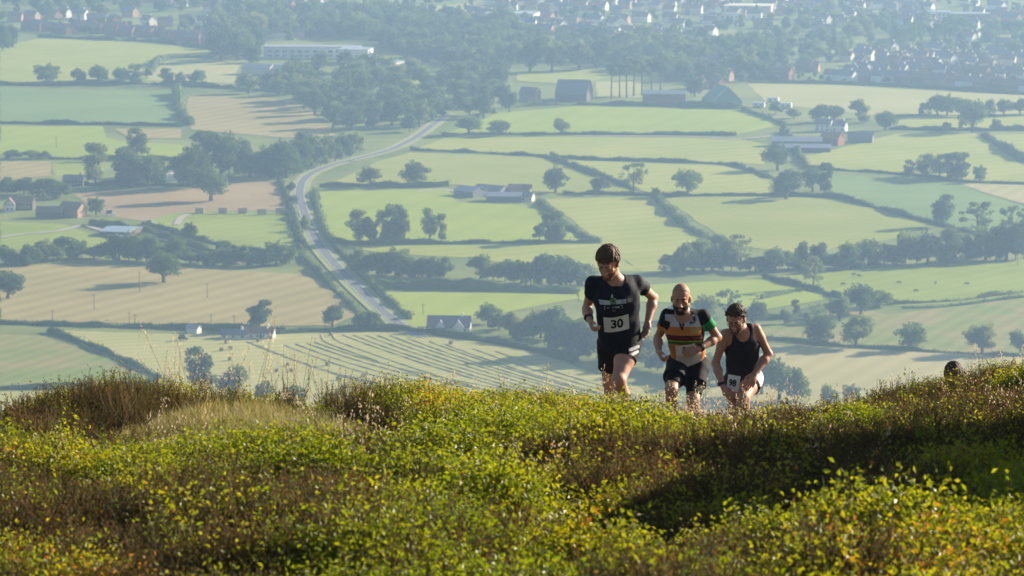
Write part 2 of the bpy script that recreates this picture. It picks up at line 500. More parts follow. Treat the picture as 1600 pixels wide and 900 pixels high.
def make_tree(kind, seed):
    """unit tree, height 1, returns (trunk mesh, crown mesh)"""
    r = np.random.default_rng(seed)
    lobes = []
    if kind == 'oak':
        for k in range(24):
            d = r.normal(size=3); d /= np.linalg.norm(d)
            q = r.uniform(0.45, 1.0)
            lobes.append((d[0] * 0.37 * q, d[1] * 0.37 * q, 0.52 + d[2] * 0.33 * q, 0.145 * r.uniform(0.7, 1.25), 0.12 * r.uniform(0.8, 1.2)))
        for k in range(5):
            lobes.append((r.normal() * 0.08, r.normal() * 0.08, 0.56 + r.normal() * 0.06, 0.22, 0.2))
        base = 0.11; tr = 0.040
    elif kind == 'tall':
        for k in range(22):
            z = r.uniform(0.14, 0.92); w = 0.26 * math.sin(math.pi * min(1, (z - 0.02) / 1.05)) ** 0.6
            a = r.uniform(0, 6.28); rad = w * math.sqrt(r.uniform(0.05, 1)) * 0.9
            lobes.append((rad * math.cos(a), rad * math.sin(a), z, 0.125 * r.uniform(0.7, 1.3), 0.11 * r.uniform(0.8, 1.3)))
        base = 0.10; tr = 0.028
    elif kind == 'sparse':
        for k in range(30):
            z = r.uniform(0.22, 0.94); w = 0.36 * math.sin(math.pi * min(1, (z - 0.08) / 1.0)) ** 0.6
            a = r.uniform(0, 6.28); rad = w * math.sqrt(r.uniform(0.15, 1))
            lobes.append((rad * math.cos(a), rad * math.sin(a), z, 0.075 * r.uniform(0.7, 1.3), 0.07 * r.uniform(0.8, 1.3)))
        base = 0.2; tr = 0.024
    elif kind == 'poplar':
        for k in range(16):
            z = 0.10 + 0.86 * k / 16; w = 0.075 * math.sin(math.pi * min(1, (z + 0.1) / 1.15)) ** 0.6
            lobes.append((r.normal() * 0.012, r.normal() * 0.012, z, w * r.uniform(0.85, 1.15), 0.08))
        base = 0.06; tr = 0.018
    elif kind == 'pine':
        for k in range(11):
            a = r.uniform(0, 6.28); rad = 0.13 * math.sqrt(r.uniform(0, 1))
            lobes.append((rad * math.cos(a), rad * math.sin(a), r.uniform(0.62, 0.94), 0.085 * r.uniform(0.7, 1.3), 0.05 * r.uniform(0.7, 1.2)))
        base = 0.6; tr = 0.016
    else:                       # bush, leafy to the ground
        for k in range(16):
            a = r.uniform(0, 6.28); rad = 0.50 * math.sqrt(r.uniform(0, 1)) * 0.8
            top = 0.86 * (1 - (rad / 0.58) ** 2) + 0.1
            z = top * r.uniform(0.3, 0.92)
            lobes.append((rad * math.cos(a), rad * math.sin(a), z, 0.20 * r.uniform(0.7, 1.25), 0.16 * r.uniform(0.8, 1.3)))
        base = 0.0; tr = 0.03
    n = {'oak': 3000, 'tall': 2400, 'sparse': 1400, 'poplar': 1000, 'pine': 900, 'bush': 2200}[kind]
    size = {'oak': 0.033, 'tall': 0.031, 'sparse': 0.028, 'poplar': 0.022, 'pine': 0.022, 'bush': 0.046}[kind]
    L = np.array(lobes)
    wgt = L[:, 3] ** 2; wgt /= wgt.sum()
    pick = r.choice(len(L), n, p=wgt)
    d = r.normal(size=(n, 3)); d /= np.linalg.norm(d, axis=1)[:, None]
    rad = r.uniform(0.0, 1, n) ** (0.33) * r.uniform(0.9, 1.1, n)
    c = L[pick, :3] + d * rad[:, None] * np.stack([L[pick, 3], L[pick, 3], L[pick, 4]], 1)
    c = c[c[:, 2] > (0.02 if kind == 'bush' else base * 0.75)]
    c[:, 2] = np.minimum(c[:, 2], 1.0)
    v, f = quads(c, 0, size, r)
    crown = mesh_from('crown', v, f, [tree_leaf])
    mb = MB()
    bx, by = r.normal() * 0.012, r.normal() * 0.012
    top = min(0.85, base + 0.5)
    mb.tube([(0, 0, -0.02), (bx * .3, by * .3, base * 0.5 + 0.02), (bx, by, base + 0.06), (bx * 2, by * 2, top)], [tr * 1.35, tr, tr * 0.85, tr * 0.3], 7)
    for k in range(7 if kind not in ('poplar', 'bush') else 3):
        l = lobes[int(r.integers(len(lobes)))]
        z0 = base + (top - base) * r.uniform(0.0, 0.6)
        mb.tube([(bx, by, z0), ((l[0] + bx) * 0.55, (l[1] + by) * 0.55, (z0 + l[2]) * 0.52), (l[0], l[1], l[2])], [tr * 0.5, tr * 0.36, tr * 0.12], 5)
    trunk = mb.mesh('trunk', bark, True)
    return trunk, crown

TREES = {}
for kd, nn in (('oak', 5), ('tall', 4), ('sparse', 3), ('poplar', 2), ('pine', 3), ('bush', 5)):
    TREES[kd] = [make_tree(kd, 100 * len(TREES) + k + 3) for k in range(nn)]
WUNIT = {'oak': 0.94, 'tall': 0.66, 'sparse': 0.82, 'poplar': 0.17, 'pine': 0.40, 'bush': 1.25}
NTREE = [0]
def tree(px, py, hpx, wpx, kind, label, group=None, name=None, cat='tree'):
    s = PXM(px, py)
    h = hpx / s * 1.08
    w = wpx / s
    b = G(px, py)
    k = NTREE[0]; NTREE[0] += 1
    tr, cr = TREES[kind][k % len(TREES[kind])]
    e = link(name or {'poplar': 'poplar_tree', 'pine': 'pine_tree', 'bush': 'bush'}.get(kind, 'tree'), None, loc=b, rz=rng.uniform(0, 6.28), label=label,
             cat='bush' if kind == 'bush' and cat == 'tree' else cat, group=group)
    sx = max(0.65 * h, min(1.22 * w / WUNIT[kind], 2.2 * h))
    e.scale = (sx, sx, h)
    link('trunk', tr, e)
    link('crown', cr, e)
    return e

o, t_, s_, p_, n_, b_ = 'oak', 'tall', 'sparse', 'poplar', 'pine', 'bush'
ROWS = [  # (place phrase, group, [(x, base y, height, width, kind)])
 ('in the hedge above the blue-green field at top left', 'hedgerow trees at top left', [(74,130,32,42,o),(122,131,28,26,b_),(155,131,31,36,o),(190,131,27,28,o),(213,132,30,24,t_),(261,133,27,22,t_),(282,133,23,18,o),(306,134,26,30,o)]),
 ('at the left edge beside the brick houses', None, [(4,80,42,34,b_),(20,74,37,30,o)]),
 ('in the dark clump right of the brick house row', None, [(345,96,52,44,o),(372,94,55,46,o),(398,60,44,40,o),(388,146,33,38,o),(434,150,32,30,o),(415,140,28,26,b_)]),
 ('of the poplars in front of the long white building', 'poplars by the school', [(538,165,44,9,p_),(546,168,53,10,p_),(556,170,52,10,p_),(570,170,54,12,p_)]),
 ('standing alone beside the lane behind the wood', None, [(719,162,64,13,p_)]),
 ('at the front of the dark wood by the road bend', None, [(520,200,42,34,t_),(550,204,38,44,o),(582,200,42,28,t_),(612,196,45,40,o),(655,198,45,46,o),(640,206,28,30,b_)]),
 ('of the pair above the road junction', None, [(733,210,32,46,o),(780,212,26,34,o)]),
 ('of the park trees behind the barns', 'park trees behind the barns', [(828,112,56,46,o),(862,112,52,38,t_),(905,110,52,50,o),(932,108,50,46,o)]),
 ('of the bare-stemmed pines beside the brick shed', 'pines by the shed', [(955,153,52,22,n_),(968,153,56,22,n_),(979,152,56,24,n_),(990,150,58,24,n_),(1003,149,56,26,n_),(1018,147,54,24,n_),(1032,146,50,24,n_)]),
 ('between the brick shed and the green gabled shed', None, [(1085,151,33,30,o)]),
 ('of the trees behind the green gabled shed', None, [(1145,122,36,34,o),(1165,122,36,30,t_),(1186,122,30,24,o)]),
 ('standing alone in the lime green field', None, [(878,209,25,30,o)]),
 ('of the small trees by the white farmhouse', None, [(1212,178,20,24,b_),(1240,185,18,26,b_),(1278,192,30,30,o),(1303,190,27,32,o),(1342,185,31,30,o),(1350,192,14,24,b_),(1383,204,34,38,o)]),
 ('of the field trees under the town at right', 'trees under the town', [(1446,180,22,20,b_),(1465,180,34,30,o),(1480,181,36,32,o),(1502,182,32,30,o),(1520,206,54,44,o),(1546,182,28,22,o),(1568,180,28,30,o),(1594,180,28,26,o),(1478,205,18,18,b_),(1556,204,18,20,b_),(1502,204,15,14,b_)]),
 ('of the tall clump left of the farm track', None, [(149,286,58,38,t_),(190,290,56,36,t_),(207,292,62,42,o),(232,292,54,40,o),(215,248,44,34,t_),(246,290,40,28,t_)]),
 ('of the wood behind the straw field', 'wood behind the straw field', [(280,286,46,40,o),(303,294,72,60,o),(318,270,60,44,t_),(330,314,56,60,o),(345,274,72,56,o),(372,270,56,44,o),(390,276,44,42,o),(420,276,52,46,o),(448,278,62,50,o),(470,270,58,40,t_),(490,264,56,40,o),(512,256,48,40,o),(535,246,40,34,o),(555,238,34,30,b_)]),
 ('of the dark shrubs above the left farm', None, [(12,302,24,40,b_),(38,304,26,40,b_),(68,306,30,44,b_),(92,310,32,40,b_),(20,248,17,30,b_),(48,248,15,34,b_),(70,248,12,22,b_)]),
 ('beside the old barn of the left farm', None, [(150,336,30,28,o)]),
 ('of the bushy belt below the left farm', 'belt below the left farm', [(8,414,36,38,b_),(46,414,34,38,b_),(68,408,36,32,o),(100,404,42,46,b_),(128,402,26,28,b_),(165,404,30,34,b_),(186,406,42,40,o),(215,407,48,50,o),(242,408,40,36,t_),(276,410,40,40,b_),(318,412,24,28,b_),(350,414,36,30,t_),(380,414,30,32,b_),(408,416,30,32,b_),(432,414,40,38,o),(452,412,30,30,b_)]),
 ('standing in the straw field below the belt', None, [(256,442,52,60,o)]),
 ('at the left edge of the straw field', None, [(12,467,47,56,o)]),
 ('beside the farm track', None, [(297,375,29,26,o),(160,352,12,12,b_)]),
 ('beside the bend of the road', None, [(477,360,23,20,b_),(455,300,18,16,b_),(458,320,16,16,b_)]),
 ('of the two round trees above the lime field', None, [(578,291,33,42,o),(648,289,39,46,o)]),
 ('of the tall trees in the hedge below the grey barns', None, [(562,380,54,34,t_),(578,382,40,26,t_),(602,378,46,30,t_),(618,379,56,34,t_),(632,378,52,26,t_),(671,378,50,26,t_),(690,377,40,18,t_)]),
 ('of the belt right of the road', 'belt right of the road', [(560,424,36,44,b_),(590,430,44,48,b_),(618,430,46,44,o),(640,432,34,36,b_),(668,434,36,42,b_),(694,434,32,34,b_),(752,435,38,48,o),(790,440,34,40,b_),(815,443,42,50,b_),(845,444,48,52,o),(876,446,50,58,o),(908,446,42,50,b_)]),
 ('of the hedge trees round the pale fields', None, [(868,301,43,40,o),(935,301,28,34,o),(990,299,43,46,s_),(1074,305,43,42,o)]),
 ('of the clump at the corner of the lime field', None, [(843,376,26,20,t_),(858,378,42,28,t_),(872,378,46,30,t_)]),
 ('of the belt right of the front runner', 'belt across the right side', [(1050,425,30,40,b_),(1070,425,44,46,b_),(1098,422,50,54,o),(1130,422,44,42,b_),(1156,422,52,42,s_),(1186,424,26,30,b_),(1212,424,40,36,o),(1250,418,42,30,o),(1280,418,38,38,b_),(1305,420,28,34,b_),(1330,420,44,40,o),(1358,416,46,40,o),(1382,414,40,42,b_),(1415,411,48,46,b_),(1450,413,56,52,o),(1484,411,56,48,o),(1512,406,36,44,b_),(1540,406,54,48,o),(1572,406,64,52,o),(1602,404,70,46,o)]),
 ('of the trees round the right farm', None, [(1215,266,46,46,o),(1228,311,47,54,o),(1270,300,42,38,o),(1290,302,44,26,t_)]),
 ('of the clump above the blue-green field at right', None, [(1420,276,24,22,t_),(1446,277,38,32,t_),(1468,279,36,28,t_),(1486,280,38,28,t_),(1502,281,40,32,t_),(1531,285,28,22,o)]),
 ('of the trees along the right slanting hedge', None, [(1473,354,46,36,t_),(1527,366,48,52,s_),(1582,374,50,46,s_)]),
 ('of the field trees right of the last runner', None, [(1270,452,48,36,s_),(1312,502,42,44,o),(1345,492,52,46,o),(1374,480,32,44,b_),(1280,540,52,52,o),(1337,543,52,56,o)]),
 ('with a stout trunk in the lower right hedge', None, [(1423,547,46,50,o),(1535,553,52,56,o),(1594,553,38,34,o)]),
 ('of the small hedge shrubs behind the last runner', None, [(1225,506,22,22,b_),(1243,492,22,14,t_),(1259,500,12,12,b_)]),
 ('of the dark clump behind the right heather ridge', None, [(1190,616,62,54,o),(1218,624,68,60,o),(1245,628,52,44,b_),(1296,636,36,32,o),(1330,634,36,32,o)]),
 ('of the field trees by the white roadside cottage', None, [(406,516,44,38,t_),(519,511,35,38,o),(560,514,24,24,b_),(578,514,34,42,b_)]),
 ('of the wood beside the dark roofed house', 'wood by the dark roofed house', [(763,506,34,40,o),(797,524,42,36,o),(820,530,32,40,b_),(845,528,46,44,o),(868,530,52,50,o),(880,556,64,60,b_),(905,556,66,60,o),(935,560,60,56,o),(970,566,56,56,b_),(1010,574,52,52,o),(1045,582,50,52,b_),(1085,590,52,56,o),(1120,600,50,56,b_)]),
 ('of the hedge trees between the running men', None, [(1100,502,44,42,o),(1137,494,40,38,s_),(1178,512,44,40,o),(1060,500,30,34,b_)]),
 ('rising behind the heather bush', None, [(312,612,64,46,t_),(362,622,54,54,o)]),
 ('of the shrubs just above the grassy crest', None, [(412,628,32,34,b_),(460,626,28,38,b_),(520,628,16,26,b_),(538,609,9,14,b_),(703,632,38,38,s_),(668,628,14,18,b_)]),
]
LOOK = {'oak': 'round tree', 'tall': 'tall tree', 'sparse': 'open-crowned tree', 'poplar': 'poplar', 'pine': 'pine', 'bush': 'bush'}
for phrase, grp, items in ROWS:
    cnt = {}
    tot = {}
    for it in items: tot[it[4]] = tot.get(it[4], 0) + 1
    for it in sorted(items, key=lambda q: q[0]):
        k = cnt.get(it[4], 0); cnt[it[4]] = k + 1
        if tot[it[4]] > 1:
            lab = '%s from left, %s %s' % (ORD[k], LOOK[it[4]], phrase)
        else:
            lab = 'the only %s %s' % (LOOK[it[4]], phrase)
        tree(*it, lab, grp or 'trees ' + phrase)
    if grp and ('belt' in grp or 'wood' in grp):
        q = sorted(items, key=lambda q: q[0])
        for k in range(len(q) - 1):
            (x0, y0, h0), (x1, y1, h1) = q[k][:3], q[k + 1][:3]
            if x1 - x0 < 46 and abs(y1 - y0) < 20:
                hh = (h0 + h1) * rng.uniform(0.26, 0.38)
                tree((x0 + x1) / 2, (y0 + y1) / 2 + 1.2, hh, max(18, (x1 - x0) * 1.1), b_, '%s undergrowth bush from left %s' % (ORD[k], phrase), 'undergrowth ' + phrase)
# young roadside trees in a line along the left verge
for k in range(9):
    yy = 336 + k * 7.0
    tree(448 + k * 2.6 + 2 * (k % 2), yy, 9 + (k % 3) * 2, 10, b_, '%s shrub down the line of shrubs left of the road bend' % ORD[k], 'shrubs lining the road')

# woods inside polygons: trees one can just tell apart
def inside(p, poly):
    x, y = p; c = False
    for k in range(len(poly)):
        (x0, y0), (x1, y1) = poly[k], poly[k - 1]
        if (y0 > y) != (y1 > y) and x < (x1 - x0) * (y - y0) / (y1 - y0) + x0: c = not c
    return c
def scatter(poly, n, dmin, seed):
    r = random.Random(seed); out = []
    xs = [p[0] for p in poly]; ys = [p[1] for p in poly]
    for _ in range(n * 30):
        if len(out) >= n: break
        q = (r.uniform(min(xs), max(xs)), r.uniform(min(ys), max(ys)))
        if inside(q, poly) and all(((q[0] - a) / dmin) ** 2 + ((q[1] - b) / (dmin * 0.45)) ** 2 > 1 for a, b in out): out.append(q)
    return sorted(out, key=lambda q: q[1])
WOODS = [
 ('in the dark wood below the long white building', ((455,118),(500,104),(590,112),(640,125),(640,190),(560,195),(490,190),(455,160)), 44, 16, (30, 46)),
 ('in the wood along the lane above the road', ((650,150),(700,105),(790,95),(805,150),(800,182),(720,192),(660,192)), 34, 17, (28, 44)),
]
for wi, (phr, poly, n, dm, (h0, h1)) in enumerate(WOODS):
    for q in scatter(poly, n, dm, 40 + wi):
        hh = rng.uniform(h0, h1)
        tree(q[0], q[1], hh, hh * rng.uniform(0.75, 1.05), rng.choice([o, o, t_]), 'dark leafy tree ' + phr, 'trees ' + phr)

# the mass of trees through the far town: one body of foliage
def instancer(name, pts, rots, scls, var, sources, label, cat=None, kind='stuff'):
    me = bpy.data.meshes.new(name)
    me.from_pydata(np.asarray(pts, float).tolist(), [], [])
    n = len(pts)
    a = me.attributes.new('rot', 'FLOAT_VECTOR', 'POINT'); a.data.foreach_set('vector', np.asarray(rots, np.float32).ravel())
    a = me.attributes.new('scl', 'FLOAT_VECTOR', 'POINT'); a.data.foreach_set('vector', np.asarray(scls, np.float32).ravel())
    a = me.attributes.new('var', 'INT', 'POINT'); a.data.foreach_set('value', np.asarray(var, np.int32))
    ob = link(name, me, label=label, cat=cat, kind=kind)
    ng = bpy.data.node_groups.new(name, 'GeometryNodeTree')
    ng.interface.new_socket('Geometry', in_out='INPUT', socket_type='NodeSocketGeometry')
    ng.interface.new_socket('Geometry', in_out='OUTPUT', socket_type='NodeSocketGeometry')
    gi = ng.nodes.new('NodeGroupInput'); go = ng.nodes.new('NodeGroupOutput')
    jn = ng.nodes.new('GeometryNodeJoinGeometry')
    def attr(nm, ty):
        q = ng.nodes.new('GeometryNodeInputNamedAttribute'); q.data_type = ty; q.inputs['Name'].default_value = nm
        return q.outputs['Attribute']
    rot = ng.nodes.new('FunctionNodeEulerToRotation')
    ng.links.new(attr('rot', 'FLOAT_VECTOR'), rot.inputs[0])
    sc = attr('scl', 'FLOAT_VECTOR'); va = attr('var', 'INT')
    for k, so in enumerate(sources):
        oi = ng.nodes.new('GeometryNodeObjectInfo'); oi.inputs['Object'].default_value = so
        oi.inputs['As Instance'].default_value = True
        cp = ng.nodes.new('FunctionNodeCompare'); cp.data_type = 'INT'; cp.operation = 'EQUAL'
        ints = [s for s in cp.inputs if s.type == 'INT']
        ng.links.new(va, ints[0]); ints[1].default_value = k
        ip = ng.nodes.new('GeometryNodeInstanceOnPoints')
        ng.links.new(gi.outputs[0], ip.inputs['Points'])
        ng.links.new(cp.outputs[0], ip.inputs['Selection'])
        ng.links.new(oi.outputs['Geometry'], ip.inputs['Instance'])
        ng.links.new(rot.outputs[0], ip.inputs['Rotation'])
        ng.links.new(sc, ip.inputs['Scale'])
        ng.links.new(ip.outputs[0], jn.inputs[0])
    ng.links.new(jn.outputs[0], go.inputs[0])
    md = ob.modifiers.new('scatter', 'NODES'); md.node_group = ng
    return ob
def source(name, me):
    return bpy.data.objects.new(name, me)          # never linked: only a shape for the scatter

TOWNW = [  # polygon, count, spacing px, height px
 (((0,-40),(340,-40),(340,18),(200,24),(0,34)), 80, 12, (18, 34)),
 (((330,20),(420,10),(470,30),(460,66),(405,66),(400,100),(335,85)), 34, 14, (24, 42)),
 (((470,25),(800,48),(812,100),(700,100),(640,96),(610,80),(580,62),(480,60)), 110, 13, (26, 42)),
 (((415,122),(470,122),(455,145),(425,148)), 6, 13, (18, 24)),
 (((800,62),(1200,74),(1200,112),(1110,130),(1000,120),(960,104),(800,100)), 88, 13, (24, 40)),
 (((1200,22),(1600,46),(1720,50),(1720,92),(1460,92),(1350,90),(1200,112)), 190, 10, (14, 28)),
 (((400,-40),(1200,-40),(1200,66),(800,58),(600,30),(420,12)), 260, 11, (10, 19)),
 (((1200,-40),(1720,-40),(1720,50),(1200,26)), 170, 11, (10, 19)),
 (((1060,116),(1170,112),(1190,128),(1100,134)), 14, 12, (14, 26)),
 (((60,36),(340,40),(340,62),(60,52)), 34, 13, (10, 20)),
 (((1190,118),(1600,126),(1600,140),(1190,126)), 60, 9, (8, 13)),
 (((1350,95),(1600,98),(1720,100),(1720,140),(1380,124)), 110, 9, (7, 14)),
]
tp, trr, tsc, tv = [], [], [], []
TS = [source('town_tree', TREES[k][i][1]) for k, i in (('oak', 0), ('oak', 1), ('oak', 2), ('tall', 0), ('tall', 1), ('bush', 0), ('bush', 1))]
for wi, (poly, n, dm, (h0, h1)) in enumerate(TOWNW):
    for q in scatter(poly, int(n * (1.5 if wi < 5 else 1.0)), dm * 0.8, 80 + wi):
        h = rng.uniform(h0, h1) / PXM(*q)
        g = G(*q)
        tp.append((g.x, g.y, -0.12 * h)); trr.append((0, 0, rng.uniform(0, 6.28)))
        w = h * rng.uniform(0.85, 1.25); tsc.append((w, w, h * 1.1)); tv.append(rng.randrange(len(TS)))
TOWN_TREES = (tp, trr, tsc, tv, TS)
instancer('town_woodland', tp, trr, tsc, tv, TS, 'blue-green mass of trees spread through the hazy town', 'woodland')

# ================================================================== hedges
hedge_m = leafmat('hedge_leaf', LEAF_RAMP[:3] + [(1.0, (0.075, 0.10, 0.02))], 0.25, 0.8, 0.1, (1.2, 1.2, 0.5), patch=0.1)
def hedge(pxs, label, w=2.4, h=2.0, group='field hedges', seed=0):
    r = np.random.default_rng(seed + 500)
    _, _, sm = ribbon([G(x, y) for x, y in pxs], w, 0, 3.0)
    base = sm[0].copy()
    vv, ff = [], []
    for k, p in enumerate(sm):
        d = (sm[min(k + 1, len(sm) - 1)] - sm[max(k - 1, 0)]); d.normalize()
        s = Vector((d.y, -d.x, 0))
        nz = float(vnoise(k * 0.33, seed, 3)); n2 = float(vnoise(k * 0.07, seed, 8)); hh = h * max(0.12, 0.82 + 0.42 * nz + 0.35 * n2 + r.uniform(-0.15, 0.15)); ww = w * (0.40 + 0.12 * nz + r.uniform(-0.08, 0.08))
        for u, z in ((-ww, -0.1), (-ww * 0.95, hh * 0.55), (-ww * 0.45, hh * 0.93), (ww * 0.45, hh * 0.9), (ww * 0.95, hh * 0.5), (ww, -0.1)):
            vv.append(tuple(p - base + s * (u + r.uniform(-0.15, 0.15)) + Vector((0, 0, z))))
        if k:
            i = 6 * k
            for q in range(5):
                ff.append((i - 6 + q, i - 5 + q, i + 1 + q, i + q))
    vv = np.array(vv)
    n = len(sm) * 18
    idx = r.integers(0, len(sm), n)
    dirs = vv.reshape(len(sm), 6, 3)
    c = dirs[idx, r.integers(1, 5, n)] + r.normal(size=(n, 3)) * np.array([1.0, 1.0, 0.34])
    v2, f2 = quads(c, 0, 0.42, r)
    allv = np.vstack([vv, v2])
    allf = ff + (f2 + len(vv)).tolist()
    return link('hedge', mesh_from('hedge', allv, allf, [hedge_m]), loc=base, label=label, cat='hedge', group=group)
HEDGES = [
 (((-40,132),(70,134),(230,132),(380,140),(460,144)), 'dark hedge along the top of the blue-green field at left', 3.5, 4),
 (((-40,193),(160,195),(286,198)), 'straight hedge between the two green fields at left', 3, 2.5),
 (((277,146),(279,165),(284,182),(297,196)), 'thick curved hedge left of the tan field', 8, 6),
 (((232,118),(240,106),(252,93),(300,90),(336,91)), 'hooked hedge round the small hay strip', 6, 4),
 (((76,249),(130,249),(285,251)), 'hedge below the lime field at left', 3, 2.5),
 (((110,290),(230,290),(330,292)), 'hedge above the ploughed brown field', 3, 3),
 (((437,284),(452,318),(462,350),(472,388)), 'roadside hedge left of the bend', 4, 3),
 (((490,300),(500,340),(512,372),(545,408),(585,450),(640,500)), 'long hedge down the right side of the road', 3, 3),
 (((470,400),(520,450),(560,490),(575,510)), 'hedge between the straw field and the road', 3, 2.5),
 (((500,293),(560,291),(650,293),(700,291)), 'hedge under the two round trees', 3, 3),
 (((642,235),(720,238),(800,242),(850,246),(900,262),(950,280),(992,297)), 'long hedge slanting across the pale fields', 3, 2.5),
 (((860,246),(930,250),(1000,252),(1130,257),(1170,266),(1204,280)), 'hedge curving down to the right farm', 3, 2.6),
 (((690,211),(900,210.5),(1150,212)), 'hedge below the lime green field', 2.6, 2.4),
 (((842,318),(872,342),(905,366),(936,379)), 'slanting hedge at the corner of the lime field', 5, 3),
 (((525,381),(700,381),(800,380),(936,379)), 'hedge below the tall trees', 3, 2.6),
 (((1024,308),(1045,330),(1070,352),(1100,370),(1140,388)), 'thick slanting hedge above the front runner', 6, 4),
 (((880,303),(950,304),(1030,306),(1200,306),(1300,309),(1340,318)), 'hedge under the open-crowned tree', 3, 2.5),
 (((1300,307),(1350,320),(1420,340),(1480,354),(1530,366),(1600,376)), 'slanting hedge below the blue-green field at right', 3, 2.5),
 (((1262,265),(1340,268),(1430,275),(1500,284),(1600,288),(1720,292)), 'hedge above the blue-green field at right', 2.5, 2),
 (((1224,206),(1240,232),(1262,264)), 'dark hedge running down beside the right barns', 5, 4),
 (((1536,212),(1570,234),(1606,254),(1660,268)), 'slanting hedge at the upper right edge', 6, 4),
 (((-40,504),(60,508),(200,512),(300,515),(445,521)), 'dark hedge below the straw field', 4, 3),
 (((78,519),(120,533),(180,558),(230,582),(270,602)), 'straight diagonal hedge left of the hay field', 3, 2),
 (((-40,609),(60,608),(150,607)), 'low hedge at the lower left', 3, 3),
 (((165,607),(220,606),(268,604)), 'short low hedge left of the heather bush', 3, 3),
 (((430,521),(520,517),(600,516),(660,520),(720,528),(780,537),(850,552),(900,566)), 'clipped hedge curving along the top of the hay field', 4.5, 3),
 (((590,449),(640,451),(700,452),(800,455),(905,458)), 'hedge below the belt right of the road', 6, 5),
 (((1195,434),(1230,443),(1270,452),(1312,466)), 'hedge beside the open tree at right', 3, 2.5),
 (((1190,468),(1235,458),(1252,456)), 'short hedge behind the third runner', 2.5, 2),
 (((1180,500),(1230,498),(1262,492),(1310,482)), 'scrubby hedge below the lime field at right', 4, 3),
 (((1390,476),(1440,474),(1500,470),(1560,462),(1720,444)), 'hedge sweeping up at the right edge', 3, 2.6),
 (((1410,482),(1450,481),(1510,476),(1560,469),(1720,451)), 'lower of the twin hedges sweeping up at right', 2.5, 2),
 (((1195,531),(1240,534),(1300,540),(1380,545),(1460,550),(1600,557),(1720,560)), 'ragged hedge along the tan field at lower right', 2.5, 1.8),
 (((1390,202),(1470,204),(1560,204),(1720,204)), 'hedge under the town field trees', 3, 3),
 (((1385,184),(1460,181),(1560,181),(1720,180)), 'thin hedge beneath the row of town field trees', 2, 1.6),
 (((1160,172),(1195,184),(1228,197)), 'hedge below the green gabled shed', 3, 3),
 (((740,187),(780,173),(830,166),(900,164),(1030,166),(1155,170)), 'hedge under the barns', 4, 4),
 (((1170,129),(1300,131),(1450,138),(1600,148),(1720,154)), 'garden hedge between the town and the yellow field', 4, 3),
 (((60,58),(150,62),(240,66),(330,77)), 'garden hedge below the brick houses', 4, 4),
 (((140,352),(200,356),(232,362),(268,374),(330,396),(400,408)), 'dark hedge along the farm track', 3, 3),
 (((222,352),(260,360),(300,372),(380,392),(440,404)), 'hedge below the small green paddock', 3, 2.5),
]
for k, (px, lab, w, h) in enumerate(HEDGES):
    hedge(px, lab, w, h, seed=k)
# ================================================================== buildings
brick_red = mat('brick_red', (0.27, 0.115, 0.070, 1), 0.9, 0.2, 1.5)
brick_pale = mat('brick_pale', (0.42, 0.26, 0.17, 1), 0.9, 0.15, 1.5)
render_white = mat('render_white', (0.78, 0.75, 0.68, 1), 0.8, 0.06, 0.7)
render_cream = mat('render_cream', (0.66, 0.58, 0.46, 1), 0.8, 0.08, 0.7)
slate = mat('slate', (0.19, 0.185, 0.195, 1), 0.6, 0.2, 1.2)
tile_red = mat('tile_red', (0.36, 0.17, 0.11, 1), 0.85, 0.2, 1.2)
tile_brown = mat('tile_brown', (0.26, 0.17, 0.125, 1), 0.85, 0.2, 1.2)
tin_grey = mat('tin_grey', (0.33, 0.34, 0.36, 1), 0.4, 0.1, 0.6, 0.5)
tin_dark = mat('tin_dark', (0.15, 0.15, 0.16, 1), 0.5, 0.15, 0.6, 0.4)
tin_blue = mat('tin_blue', (0.30, 0.37, 0.46, 1), 0.35, 0.1, 0.6, 0.5)
shed_green = mat('shed_green', (0.10, 0.26, 0.19, 1), 0.6, 0.12, 0.8)
wood_dark = mat('wood_dark', (0.12, 0.09, 0.07, 1), 0.85, 0.2, 1.0)
glass_m = mat('window_glass', (0.05, 0.06, 0.07, 1), 0.15, 0.1, 1.0, 0.6)
WALLN = {brick_red.name: 'red brick', brick_pale.name: 'pale brick', render_white.name: 'white walled', render_cream.name: 'cream walled'}
ROOFN = {slate.name: 'slate', tile_red.name: 'red tiled', tile_brown.name: 'brown tiled'}

HM = {}
def gable_meshes(W, D, H, R, wall, roof, over=0.4, chim=True):
    key = (W, D, H, R, wall.name, roof.name, chim)
    if key in HM: return HM[key]
    mb = MB()
    mb.box(-W / 2, W / 2, -D / 2, D / 2, -0.3, H)
    for sx in (-1, 1):
        mb.gable_wall(sx * (W / 2 - 0.15), -D / 2 + 0.01, D / 2 - 0.01, H, H + R - 0.02)
    w = mb.mesh('wall', wall)
    mb = MB(); mb.gable(-W / 2, W / 2, -D / 2, D / 2, H + 0.02, H + R, over, 0.25); r = mb.mesh('roof', roof)
    c = None
    if chim:
        mb = MB(); mb.box(W * 0.28, W * 0.28 + 0.9, -0.5, 0.5, H + R * 0.4, H + R + 1.3); mb.box(W * 0.28 + 0.1, W * 0.28 + 0.35, -0.15, 0.15, H + R + 1.3, H + R + 1.7)
        c = mb.mesh('chimney', wall)
    HM[key] = (w, r, c)
    return HM[key]
WIN = {}
